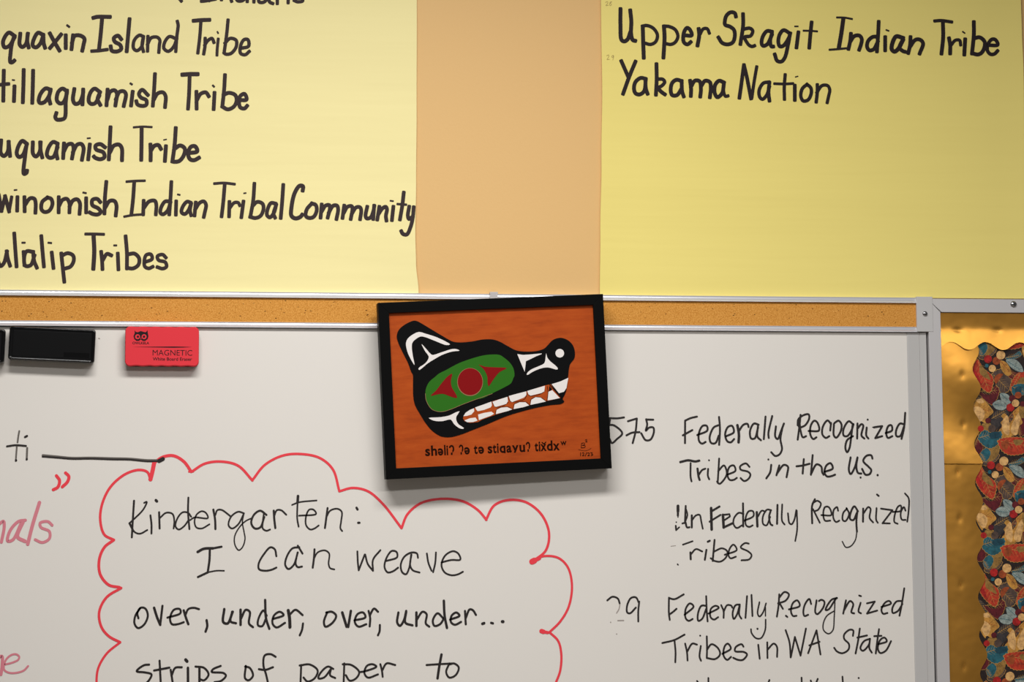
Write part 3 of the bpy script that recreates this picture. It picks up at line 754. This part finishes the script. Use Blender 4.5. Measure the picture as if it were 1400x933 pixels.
ink(chL, 'handwritten_word', 'black lettering reading winomish Indian Tribal Community', M_inkL, SL, boost=1.1, cap=0.55, blocks=[
 (0, 235, 7, 34, '-10,225 15,375;15,375 50,240;50,235 88,380;88,380 112,245@30;168,245 165,372;140,177 160,175@14;235,245 237,378;240,320 290,255 330,260 342,300 340,392;455,248 405,290 398,360 425,385 470,375 503,310 490,260 455,248;563,245 562,388;565,330 600,270 640,260 665,300 665,388;668,330 700,275 740,265 765,300 762,402;825,255 825,388;798,200 822,205@17;960,290 930,260 885,270 885,320 940,350 965,385 940,408 890,405 860,390;1018,98 1005,250 1000,398;1010,340 1050,280 1095,280 1115,320 1108,418'),
 (160, 230, 6.364, 30, '85,118 160,112 240,110@20;150,120 140,270 125,405;65,422 130,410 230,402@19;232,285 228,402;232,350 280,290 330,285 342,320 338,402;455,290 420,290 385,340 378,390 400,402 440,370 465,300;473,122 465,270 455,402;515,290 512,405;530,230 545,233@15;640,300 610,292 570,340 562,385 590,400 620,370 645,310;645,310 635,370 645,410;685,300 675,412;680,360 720,302 755,290 775,320 765,380 755,425;848,135 930,130 1022,140@22;937,140 925,290 910,420;978,295 975,420;980,350 1020,302 1055,302 1068,325@27;1100,292 1082,428;1105,220 1120,218@12;1195,137 1185,280 1160,425;1180,330 1220,295 1265,310 1275,350 1250,415 1205,435 1158,425;1380,310 1340,305 1310,360 1305,410 1330,430 1365,390 1385,320;1385,320 1362,400 1375,432'),
 (370, 240, 6.667, 32, '115,88 105,240 92,388;292,138 295,100 265,95 220,160 190,290 190,370 225,393 270,380 287,360@34;375,257 330,310 320,370 345,388 390,380 420,320 410,270 375,257;465,267 455,385;465,330 500,277 535,272 540,300 520,385;530,340 570,277 605,277 615,310 600,398;670,277 655,388;668,340 700,287 740,282 745,310 730,398;740,350 780,292 815,292 825,320 815,400;880,287 865,370 875,393 910,385 935,330 945,280;943,277 935,398;990,287 972,403;985,350 1020,300 1050,287 1060,310 1050,370 1055,412;1118,287 1105,408;1092,232 1115,235@14;1213,158 1200,270 1178,402;1157,262 1233,268@20;1262,287 1250,370 1260,400 1290,380;1303,292 1295,380 1275,470 1240,540 1205,535 1190,510')])
ink(chL, 'handwritten_word', 'black lettering reading ulalip Tribes', M_inkL, SL, boost=1.1, cap=0.55, blocks=[
 (0, 305, 5.6, 27, '-12,300 5,332 30,310 55,220;52,218 60,270 78,328;110,82 118,200 128,333;180,222 187,325@24;255,222 205,218 187,260 195,328 235,325 265,250;255,225 262,290 283,343;172,152 190,152@14;317,102 325,200 337,333;397,228 410,345;372,152 392,154@14;470,235 480,330 493,450;475,250 520,232 560,250 565,290 540,335 505,348;657,85 720,85 793,87@21;717,100 722,220 715,350@30;775,222 782,290 785,353;785,290 820,237 852,248;902,235 907,355;875,172 890,172@14;962,103 972,230 972,348;980,240 1030,235 1065,270 1060,320 1020,348 975,345;1110,300 1165,275 1155,240 1120,245 1105,290 1110,335 1140,348 1170,335@25;1270,265 1245,242 1205,255 1215,285 1265,300 1275,335 1245,350 1205,338@25')])
ink(chR, 'handwritten_word', 'black lettering reading Upper Skagit Indian Tribe', M_inkR, SR, boost=1.1, cap=0.55, gap=6, blocks=[
 (830, 0, 8.75, 44, '158,112 158,300 172,480 205,497 245,470 275,390;275,128 288,260 285,400 305,480 335,490;425,320 430,500 437,692;420,315 470,307 550,340 600,420 580,500 520,533 455,520@37;678,318 685,450 672,690;680,315 740,320 815,360 845,440 810,510 760,533 705,525@37;930,425 1010,425 990,360 955,335 925,370 908,450 918,510 960,533 998,505@42;1093,350 1100,420 1080,545;1105,420 1150,347 1195,347 1220,398@36'),
 (970, 0, 8.75, 42, '313,200 300,160 250,150 200,190 180,260 185,300 240,320 290,360 300,440 275,510 215,533 150,515 105,450;398,172 400,300 368,528;410,350 480,340 515,370 490,430 430,440@38;410,450 470,540 510,558 538,548@38;745,380 690,372 640,430 622,520 640,550 690,530 745,420;745,400 725,490 740,558 762,558;960,400 885,362 840,410 822,500 840,555 880,550 950,450 965,400;960,420 940,530 900,690 860,737 810,730 780,652;1062,388 1040,568;1022,317 1055,317@17;1220,270 1205,420 1193,570;1125,368 1210,370 1285,376@22'),
 (1120, 0, 8.75, 42, '213,210 300,212 390,228@22;287,225 265,390 235,570@46;125,595 220,588 325,578@24;378,405 370,490 350,585;370,500 420,432 480,427 508,465 500,530 478,595;690,440 640,442 585,490 572,560 600,602 650,590 700,500;710,262 703,420 690,615;788,445 788,602;802,360 828,370@18;1000,455 920,437 880,500 867,590 900,618 940,590 1000,480@46;1000,470 960,570 1000,612 1025,620;1090,445 1085,540 1065,635;1085,560 1150,477 1205,477 1240,520 1200,642'),
 (1250, 0, 9.333, 46, '258,270 340,265 472,283@38;362,295 365,480 345,685;440,492 455,580 455,683;465,580 520,517 575,517 588,575@38;645,505 635,698;615,408 638,425@18;755,285 755,450 733,685;765,490 830,480 890,530 895,590 860,670 810,698 738,683;940,580 1060,575 1030,510 985,505 935,570 930,650 970,695 1020,690 1058,652@42')])
ink(chR, 'handwritten_word', 'black lettering reading Yakama Nation', M_inkR, SR, boost=1.1, cap=0.55, blocks=[
 (830, 70, 7.778, 38, '150,108 190,200 225,280;300,113 235,270 168,455;405,295 355,287 300,330 284,400 300,450 340,463 390,430 410,300;405,300 410,400 428,455;523,140 525,300 517,465;530,300 590,302 610,330 580,370 540,390@34;540,400 580,440 612,462;790,320 735,307 690,340 674,420 690,470 740,470 790,400;790,320 795,430 812,483;880,318 890,400 888,478;890,380 930,317 980,322 995,400 988,485;1000,370 1040,317 1090,332 1100,400 1090,492;1240,335 1190,317 1147,360 1142,450 1170,492 1220,450 1240,340;1240,340 1235,420 1255,482 1282,478@32'),
 (990, 70, 7.778, 37, '208,150 185,320 160,497;210,150 240,280 283,505;345,168 315,340 292,500@32;475,330 415,342 370,420 377,490 405,513 450,470 480,380@34;480,335 470,440 480,528;648,252 638,380 640,512@33;535,347 640,350 730,345@27;750,367 750,520;758,275 782,268@12;880,354 830,400 814,480 840,530 890,520 925,450 920,390 880,354@34;990,358 990,430 978,540@34;985,440 1040,367 1100,367 1122,410 1110,480 1095,547@32')])
ink(chR, 'pencil_number', 'faint pencil numbers beside the two names', M_pencil, SR, [
 (820, 0, 4.667, 3.5, '35,18 48,12 50,22 36,38 52,36;72,12 62,20 74,30 64,38 60,28 74,14;42,358 55,352 56,364 44,382 60,380;86,355 74,360 80,370 88,358 82,384')])

# ------------------------------------------------------------------ framed wolf artwork
TILT, TH, TURN = R(3.0), R(2.85), R(1.0)
RY = Matrix.Rotation(TURN, 3, 'Z')
h0 = RY @ Vector((1, 0, 0)); v0 = RY @ Vector((0, -math.sin(TILT), math.cos(TILT))); n0 = RY @ Vector((0, -math.cos(TILT), -math.sin(TILT)))
hh = h0*math.cos(TH)+v0*math.sin(TH); vv = v0*math.cos(TH)-h0*math.sin(TH)
cx_, cz_ = wp(677.4, 528.0, 0.057)
MF = Matrix((hh, -n0, vv)).transposed().to_4x4(); MF.translation = Vector((cx_, -0.057, cz_))
FT = Tilted(MF); inv = MF.inverted()
fc = [inv @ FT.at(x, y, 0) for x, y in ((517, 414.3), (825.5, 401), (835.8, 641), (528, 654.8))]
FX = (fc[1].x+fc[2].x-fc[0].x-fc[3].x)/4; FZ = (fc[0].z+fc[1].z-fc[2].z-fc[3].z)/4
ic = [inv @ FT.at(x, y, 0) for x, y in ((532.3, 427.5), (811, 418), (820.8, 628), (540, 640.3))]
IX = (ic[1].x+ic[2].x-ic[0].x-ic[3].x)/4; IZ = (ic[0].z+ic[1].z-ic[2].z-ic[3].z)/4
FDEP, ART = 0.033, 0.0055
art = thing('framed_artwork', MF, 'black framed tan leather picture of a painted wolf head hanging crooked from the rail', 'picture')
def bar(a, b, c, d):
    """mitred frame bar between outer corners a,b and inner corners d,c (x,z), front at y=0"""
    P = [a, b, c, d]
    V = [(x, 0, z) for x, z in P] + [(x, FDEP, z) for x, z in P]
    return V, [(0, 1, 2, 3), (7, 6, 5, 4), (0, 4, 5, 1), (1, 5, 6, 2), (2, 6, 7, 3), (3, 7, 4, 0)]
O4 = [(-FX, FZ), (FX, FZ), (FX, -FZ), (-FX, -FZ)]; I4 = [(-IX, IZ), (IX, IZ), (IX, -IZ), (-IX, -IZ)]
for i, nm in enumerate(('top', 'right', 'bottom', 'left')):
    j = (i+1) % 4
    v, f = bar(O4[i], O4[j], I4[j], I4[i])
    meshobj('frame_bar', v, f, M_blk, art, local=True, bevel=0.0005)
v, f = merge(([(-IX-.004, ART, -IZ-.004), (IX+.004, ART, -IZ-.004), (IX+.004, ART, IZ+.004), (-IX-.004, ART, IZ+.004), (-IX-.004, ART+.003, -IZ-.004), (IX+.004, ART+.003, -IZ-.004), (IX+.004, ART+.003, IZ+.004), (-IX-.004, ART+.003, IZ+.004)],
     [(0, 1, 2, 3), (7, 6, 5, 4), (0, 4, 5, 1), (1, 5, 6, 2), (2, 6, 7, 3), (3, 7, 4, 0)]))
lea = meshobj('leather_panel', v, f, M_leather, art, local=True)
v, f = merge(([(-FX+.006, FDEP-.004, -FZ+.006), (FX-.006, FDEP-.004, -FZ+.006), (FX-.006, FDEP-.004, FZ-.006), (-FX+.006, FDEP-.004, FZ-.006), (-FX+.006, FDEP-.001, -FZ+.006), (FX-.006, FDEP-.001, -FZ+.006), (FX-.006, FDEP-.001, FZ-.006), (-FX+.006, FDEP-.001, FZ-.006)],
     [(0, 1, 2, 3), (7, 6, 5, 4), (0, 4, 5, 1), (1, 5, 6, 2), (2, 6, 7, 3), (3, 7, 4, 0)]))
meshobj('back_board', v, f, M_blk, art, local=True)
MA = MF.copy(); MA.translation = MF @ Vector((0, ART, 0))
AS = Tilted(MA)
def cr(x0, y0, s, txt): return [(x0+x/s, y0+y/s) for x, y in nums(txt)]
A_ = lambda t: cr(530, 425, 8.75, t)
B_ = lambda t: cr(660, 425, 8.75, t)
C_ = lambda t: cr(530, 510, 8.75, t)
D_ = lambda t: cr(660, 500, 8.75, t)
sil = A_('310,120 200,170 130,235 108,310 125,380 180,500 240,620 285,740') + C_('300,20 303,150 306,280 325,380 390,500 460,610 540,700 640,760 740,770 870,740 1050,670 1250,590') + \
    D_('140,665 300,600 600,515 800,475 945,457 975,430 955,405') + D_('985,340 1005,270 1018,160') + B_('1030,700 1045,640 1095,570 1102,500 1080,420 1020,355 930,325 840,350 780,410 740,450 660,480 520,490 400,475 300,425 200,370 120,345 0,345') + A_('1000,370 860,380 780,370 650,300 500,210 400,150 350,125')
sil = curve(sil, 2.0, True)
cx0 = sum(p[0] for p in sil)/len(sil); cy0 = sum(p[1] for p in sil)/len(sil)
v, f = relief(AS, sil, 0.0001, 0.0008)
wolf = meshobj('painted_wolf_head', v, f, M_ablk, art, label='carved wolf head painted black, white, green and red')
def paint(name, outlines, m, lift, smooth=3.0):
    v, f = merge(*[relief(AS, curve(o, smooth, True), 0.0006, lift) for o in outlines])
    return meshobj(name, v, f, m, wolf)
def paintp(name, outlines, m, lift):
    v, f = merge(*[relief(AS, o, 0.0006, lift) for o in outlines])
    return meshobj(name, v, f, m, wolf)
def tight(o):
    """keep the drawn corners but round the long sides a little"""
    return curve(o, 1.5, True)
green = C_('450,250 460,180 500,105 560,55') + A_('610,755 680,720 850,630 1000,575 1150,535 1260,525') + B_('200,530 250,560 320,620 365,690 378,780') + D_('365,150 340,210 260,260 140,320 0,390') + C_('1050,320 880,385 760,435 660,465 590,462 520,430 460,330')
paint('eye_socket', [green], M_agrn, 0.0012)
paint('eye_outline', [[(642.6+17.6*math.cos(a), 522.6+19.2*math.sin(a)) for a in [i*math.pi/12 for i in range(24)]]], M_atan, 0.00135)
paint('iris', [[(642.6+16.9*math.cos(a), 522.2+18.4*math.sin(a)) for a in [i*math.pi/12 for i in range(24)]]], M_ared, 0.0015)
redL = C_('770,10 720,40 640,130 580,210 515,275 600,258 660,252 740,280 800,300 832,297 800,230 765,170 755,100')
redR = [(654, 498.7), (662, 501.5), (677, 502.5), (692.5, 503.8), (683, 509), (676, 517), (670, 526), (667.8, 528.5), (666.5, 524), (666, 515), (661, 505)]
paint('eye_corner', [redL], M_ared, 0.0014); paint('eye_corner', [redR], M_ared, 0.0014)
paint('ear_line', [A_('745,405 600,325 450,275 375,255 310,280 240,335 218,390 235,490 270,570 320,650 300,540 288,420 300,375 390,310 440,315 560,360 700,412')], M_awht, 0.0013)
paint('ear_line', [A_('405,400 470,470 520,525 545,530 640,500 770,460 820,460 860,478 770,490 650,530 560,580 480,630 375,710 368,690 450,630 485,580 490,545 450,490')], M_awht, 0.0013)
paintp('snout_line', [B_('412,520 480,530 560,525 705,512 700,522 640,545 560,585 515,605 507,680 500,732 470,660')], M_awht, 0.0013)
paint('snout_line', [B_('757,510 770,560 810,610 860,650 897,690 890,705 780,680 700,690 600,730 530,770 525,755 570,710 680,660 735,630 750,570')], M_awht, 0.0013)
paint('nostril', [disc(660+920/8.75, 425+510/8.75, 5.9, 20)], M_awht, 0.0013)
paint('jaw_line', [C_('490,540 560,535 640,530 740,510 800,480 860,460 822,520 820,570 850,620 910,660 900,672 850,660 790,610 755,560 660,578 580,578 530,565')], M_awht, 0.0013)
mouth = C_('900,545 912,510 930,480 1030,425 1150,380') + D_('110,430 300,375 520,310 740,240 810,225 930,390 770,425 560,475 370,525 150,590 0,645') + C_('1080,590 980,600 920,580')
paintp('mouth', [mouth], M_leather, 0.0011)
teeth = [C_('905,520 930,480 980,445 1030,425 1035,460 1000,500 950,515'), C_('1045,415 1150,378 1240,345 1246,390 1230,415 1150,445 1075,460 1058,440'),
 D_('115,435 200,405 295,375 300,430 280,460 160,495 140,490'), D_('310,365 420,335 520,310 520,355 490,385 350,438 330,425'), D_('530,305 640,272 742,243 735,310 700,330 570,362 545,345'),
 D_('822,224 930,190 1022,148 1000,270 970,315 910,332 865,275'),
 C_('918,570 980,545 1050,535 1074,572 1020,590 950,592'), C_('1080,500 1150,480 1240,465 1272,490 1230,515 1160,540 1090,567'), D_('155,582 165,530 220,505 290,498 352,525 300,545'),
 D_('368,522 380,465 440,440 510,440 553,478 480,500'), D_('568,472 580,410 630,380 690,385 754,432 650,455'), D_('775,418 785,315 830,295 920,390 850,405')]
for t in teeth: paintp('tooth', [t], M_awht, 0.0014)
paintp('tooth_gap', [D_('795,245 830,285 790,312')], M_ablk, 0.0014)
paintp('tooth_gap', [D_('925,335 975,322 960,370 935,385')], M_ablk, 0.0014)
ink(wolf, 'cut_line', 'fine tan cut line round the green eye', M_atan, AS, [(530, 510, 8.75, 5, '450,250 460,330 520,430 590,462 660,465 760,435 880,385 1050,320 1250,250')], lift=0.0014)
ink(wolf, 'cut_line', 'dark burnt lines around the teeth', M_abrn, AS, [(660, 500, 8.75, 11, '800,232 870,310 935,388;770,250 780,330 765,425@7;300,375 330,428 420,430 500,400 530,340@6;530,310 560,362 700,335 740,300@6;110,432 150,495 250,480 300,440@6;360,525 380,460 450,438 520,440 562,480@6;565,475 580,405 640,378 700,388 760,432@6;150,590 165,525 230,500 300,496 360,525@6')], lift=0.0012)

from bpy_extras import object_utils
DG = None
def text_mesh(body, size, bold=0.0, spacing=1.0):
    c = bpy.data.curves.new('t', 'FONT'); c.body = body; c.size = size; c.offset = bold; c.space_character = spacing; c.resolution_u = 4
    o = bpy.data.objects.new('t', c); COL.objects.link(o)
    bpy.context.view_layer.update()
    dg = bpy.context.evaluated_depsgraph_get()
    me = bpy.data.meshes.new_from_object(o.evaluated_get(dg))
    vs = [v.co.copy() for v in me.vertices]; fs = [tuple(p.vertices) for p in me.polygons]
    bpy.data.objects.remove(o); bpy.data.curves.remove(c); bpy.data.meshes.remove(me)
    return vs, fs


def fit_text(body, x0, x1, base, cap, bold=0.0, clip=None):
    """letters as flat 2D verts scaled to run x0..x1 with cap-height cap above base (y up)"""
    ref, _ = text_mesh('H', 1.0); ch = max(v.y for v in ref)
    vs, fs = text_mesh(body, 1.0, bold)
    a = min(v.x for v in vs); b = max(v.x for v in vs)
    sx = (x1-x0)/(b-a); sy = cap/ch
    vs = [Vector((x0+(v.x-a)*sx, base+v.y*sy, 0)) for v in vs]
    if clip is not None:
        bm = bmesh.new()
        bv = [bm.verts.new(v) for v in vs]
        for q in fs:
            try: bm.faces.new([bv[i] for i in q])
            except ValueError: pass
        bmesh.ops.bisect_plane(bm, geom=bm.verts[:]+bm.edges[:]+bm.faces[:], plane_co=(0, clip, 0), plane_no=(0, -1, 0), clear_outer=True)
        bm.verts.index_update()
        vs = [v.co.copy() for v in bm.verts]; fs = [tuple(v.index for v in q.verts) for q in bm.faces]
        bm.free()
    return vs, fs


ia = MA.inverted()
refH = max(v.y for v in text_mesh('h', 1.0)[0]); xH = max(v.y for v in text_mesh('x', 1.0)[0])
SC_T = 13.0*1.13e-3/refH                          # letter size: tall letters stand 13 px high in the photo
def base_pt(cx):
    x = 570+cx/5.385
    p = ia @ AS.at(x, 623.4-(x-581.3)*0.0428, 0)
    return p.x, p.z
VV, FF = [], []
for chars, xa, xb in (('s', 62, 98), ('h', 106, 149), ('E', 155, 195), ('l', 202, 213), ('i', 219, 231), ('\u0294', 238, 277), ('\u0294', 311, 344), ('E', 350, 390), ('t', 420, 448), ('E', 453, 495),
                      ('s', 522, 556), ('t', 559, 586), ('i', 591, 603), ('q', 610, 653), ('a', 660, 698), ('y', 702, 749), ('u', 756, 797), ('\u0294', 804, 836), ('t', 868, 894), ('i', 898, 910), ('x', 911, 955), ('d', 958, 1000), ('x', 1003, 1052)):
    vs, fs = text_mesh('e' if chars == 'E' else chars, 1.0, 0.027)
    a_ = min(v.x for v in vs); b_ = max(v.x for v in vs); top = max(v.y for v in vs)
    ua, z0_ = base_pt(xa); ub, _z = base_pt(xb)
    pts = [(ua+(v.x-a_)/(b_-a_)*(ub-ua), z0_+v.y*SC_T*(refH/top if chars == '\u0294' else 1)) for v in vs]
    if chars == 'E': pts = [(ua+ub-x, 2*z0_+xH*SC_T-z) for x, z in pts]
    bm = bmesh.new(); bv = [bm.verts.new((x, z, 0)) for x, z in pts]
    for q in fs:
        try: bm.faces.new([bv[t] for t in q])
        except ValueError: pass
    bmesh.ops.bisect_plane(bm, geom=bm.verts[:]+bm.edges[:]+bm.faces[:], plane_co=(0, z0_-0.0012, 0), plane_no=(0, -1, 0), clear_outer=True)
    bm.verts.index_update(); k = len(VV)
    VV += [MA @ Vector((v.co.x, -0.0003, v.co.y)) for v in bm.verts]; FF += [tuple(v.index+k for v in q.verts) for q in bm.faces]
    bm.free()
meshobj('lettering', VV, FF, M_abrn, art, label='dark burnt lettering under the wolf')
ph = 13.0*1.13e-3
q0 = ia @ AS.at(766.3, 609.2, 0); q1 = ia @ AS.at(774.6, 608.9, 0)
tv, tf = fit_text('w', q0.x, q1.x, q0.z, ph*0.62, bold=0.02)
meshobj('lettering', [MA @ Vector((v.x, -0.0003, v.y)) for v in tv], tf, M_abrn, art, label='small raised letter w')
ink(art, 'lettering', 'small v-shaped accent over the x', M_abrn, AS, [(570, 590, 5.385, 8, '921,82 935,94;935,94 949,80')], lift=0.0003)
ink(art, 'signature', 'small ink signature with date', M_abrn, AS, [(780, 600, 9.325, 8, '142,60 136,116;140,60 175,56 180,75 150,86;150,86 186,92 184,110 138,118;188,20 205,12 205,28 190,44 212,42;128,178 128,220@9;148,185 168,180 168,198 150,220 176,215;205,178 188,222;215,185 238,182 236,200 218,220 245,214;255,180 280,182 265,198 288,205 262,218;100,140 160,155 215,150 262,125@4')], lift=0.0003)

# ------------------------------------------------------------------ clip holding the picture
xc, zc_ = wp(675.3, 403, 0.02)
cl = thing('rail_hook', (xc, -0.019, Z_RT-0.012), 'small clear plastic hook clipped over the rail above the picture', 'hook')
w = 0.0062
prof = [(0.0045, Z_RT+0.0004), (0.0045, Z_RT+0.0022), (0.0205, Z_RT+0.0022), (0.0212, Z_RT+0.0014), (0.0212, Z_RT-0.019), (0.0262, Z_RT-0.019), (0.0262, Z_RT-0.012), (0.0270, Z_RT-0.012), (0.0270, Z_RT-0.0205), (0.0190, Z_RT-0.0205), (0.0190, Z_RT+0.0004)]
v, f = extrude_x(prof, xc-w, xc+w)
meshobj('hook_body', v, f, M_clip, cl, bevel=0.0003)

# ------------------------------------------------------------------ erasers
def eraser_matrix(quad, d):
    """quad TL,TR,BR,BL in px on the front plane at distance d -> matrix at the centre, half sizes"""
    P = [wp(x, y, d) for x, y in quad]
    cx = sum(p[0] for p in P)/4; cz = sum(p[1] for p in P)/4
    a = math.atan2(P[1][1]-P[0][1]+P[2][1]-P[3][1], P[1][0]-P[0][0]+P[2][0]-P[3][0])
    M = Matrix.Translation((cx, -d, cz)) @ Matrix.Rotation(-a, 4, 'Y')
    i = M.inverted(); Q = [i @ Vector((p[0], -d, p[1])) for p in P]
    return M, (Q[1].x+Q[2].x-Q[0].x-Q[3].x)/4, (Q[0].z+Q[1].z-Q[2].z-Q[3].z)/4


def rrect(hx, hz, r, n=7, wave=0.0, waves=5):
    pts = []
    for cx, cz, a0 in ((hx-r, hz-r, 0), (-hx+r, hz-r, 90), (-hx+r, -hz+r, 180), (hx-r, -hz+r, 270)):
        for k in range(n+1):
            a = R(a0+90*k/n); pts.append((cx+r*math.cos(a), cz+r*math.sin(a)))
    if wave:
        out = []
        for i, p in enumerate(pts):
            q = pts[(i+1) % len(pts)]; out.append(p)
            if abs(q[0]-p[0]) > hx:
                for k in range(1, 40):
                    u = k/40; x = p[0]+(q[0]-p[0])*u
                    z = p[1]-math.copysign(wave*(1-math.cos(2*math.pi*waves*u))/2, p[1]); out.append((x, z))
        pts = out
    return pts


def slab(layers):
    """stack of outlines (pts, y) with equal counts: y grows towards the wall"""
    n = len(layers[0][0]); V, F = [], []
    for pts, y in layers: V += [(x, y, z) for x, z in pts]
    for j in range(len(layers)-1):
        for i in range(n):
            F.append((j*n+i, (j+1)*n+i, (j+1)*n+(i+1) % n, j*n+(i+1) % n))
    F.append(tuple(range(n))); F.append(tuple(range(len(layers)*n-1, (len(layers)-1)*n-1, -1)))
    return V, F


# red eraser
DE = 0.030
ME, ex, ez = eraser_matrix(((171, 446.2), (271.9, 447.2), (271.9, 501), (171, 500.6)), DE)
er = thing('whiteboard_eraser', ME, 'red foam magnetic eraser with owl logo, hanging under the cork rail', 'eraser')
rr_ = lambda k: rrect(ex-k, ez-k, 0.0075-k, wave=0.0008, waves=5)
v, f = slab([(rr_(0.0012), 0.0), (rr_(0.0004), 0.0005), (rr_(0), 0.0014), (rr_(0), 0.011), (rr_(0.0004), 0.0118)])
o = meshobj('foam_body', v, f, M_foam, er, local=True, smooth=True)
for p in o.data.polygons: p.use_smooth = len(p.vertices) == 4
v, f = slab([(rrect(ex-0.0008, ez-0.0008, 0.007), 0.0118), (rrect(ex-0.0005, ez-0.0005, 0.007), 0.014), (rrect(ex-0.0008, ez-0.0008, 0.007), DE-D_BOARD-0.0002)])
meshobj('felt_pad', v, f, M_felt, er, local=True, label='dark felt wiping pad')
ES = Tilted(ME); ie = ME.inverted()
def epx(x, y): p = ie @ ES.at(160+x/11.667, 435+y/11.667, 0); return p.x, p.z
parts = []
def eprint(name, outs, m, lift):
    V, F = [], []
    for o in outs:
        k = len(V); V += [ES.at(160+x/11.667, 435+y/11.667, lift) for x, y in o]; F += [tuple(i+k for i in t) for t in poly_faces(o)]
    return V, F
owl = nums('280,195 300,222 330,228 380,208 430,224 460,228 487,193 491,240 502,290 490,335 450,366 410,366 380,342 350,366 310,366 275,335 263,290 283,240')
v, f = eprint('o', [owl], M_print, 0.0002)
lg = meshobj('owl_logo', v, f, M_print, er, label='black owl logo')
v, f = eprint('o', [disc(328, 299, 40, 20), disc(432, 299, 40, 20), nums('368,318 394,318 381,336')], M_foam, 0.0003)
meshobj('eye_ring', v, f, M_foam, lg)
v, f = eprint('o', [disc(333, 299, 19, 16), disc(430, 299, 19, 16)], M_print, 0.0004)
meshobj('pupil', v, f, M_print, lg)
v, f = eprint('o', [nums('245,462 600,458 900,455 1060,458 1195,464 1060,472 900,475 600,470')], M_print, 0.0002)
meshobj('printed_line', v, f, M_print, er)
for body, x0, x1, yb, cap, bold in (('OWLKELA', 245, 512, 418, 38, 0.02), ('MAGNETIC', 568, 1200, 597, 88, -0.004), ('White Board Eraser', 570, 1197, 678, 50, 0.012)):
    a = epx(x0, yb); b = epx(x1, yb); t = epx(x0, yb-cap)
    tv, tf = fit_text(body, a[0], b[0], a[1], t[1]-a[1], bold)
    meshobj('printed_words', [ME @ Vector((q.x, -0.0002, q.y)) for q in tv], tf, M_print, er, label='black printed words '+('with the maker name' if body == 'OWLKELA' else body))

# black erasers
DB = 0.034
MB_, bx, bz_ = eraser_matrix(((12.5, 446.2), (130.5, 450.2), (129.2, 497.6), (11.5, 491)), DB)
def black_eraser(M, label):
    e = thing('whiteboard_eraser', M, label, 'eraser')
    r = 0.0042
    q = lambda k: rrect(bx-k, bz_-k, max(r-k*.6, 0.0012))
    back = DB-D_BOARD
    v, f = slab([(q(0.0050), 0.0010), (q(0.0026), 0.0002), (q(0.0018), 0.0), (q(0.0008), 0.0006), (q(0), 0.0022), (q(0.0003), back*0.62)])
    o = meshobj('plastic_body', v, f, M_plast, e, local=True)
    for p in o.data.polygons: p.use_smooth = len(p.vertices) == 4
    k = 0.0053
    v, f = slab([(q(k+0.0010), 0.0009), (q(k), 0.0012), (q(k), 0.0016)])
    meshobj('grip_panel', v, f, M_plastface, e, local=True)
    x0 = bx*0.28; x1 = bx*0.88; z0 = -bz_*0.72; z1 = -bz_*0.42
    v = [(x0, 0.00085, z0), (x1, 0.00085, z0), (x1, 0.00085, z1), (x0, 0.00085, z1)]
    meshobj('moulded_label', v, [(0, 1, 2, 3)], M_plast, e, local=True)
    v, f = slab([(q(0.0012), back*0.62), (q(0.0010), back*0.7), (q(0.0012), back-0.0002)])
    meshobj('felt_pad', v, f, M_felt, e, local=True)
    return e


black_eraser(MB_, 'glossy black plastic eraser left of the red one, whole in view')
a = wp(12, 470, DB); b = wp(-112.5, 469.0, DB)
M2 = Matrix.Translation((b[0]-a[0], 0, b[1]-a[1]-0.0005)) @ MB_
black_eraser(M2, 'second black plastic eraser cut off by the left edge of the photo')
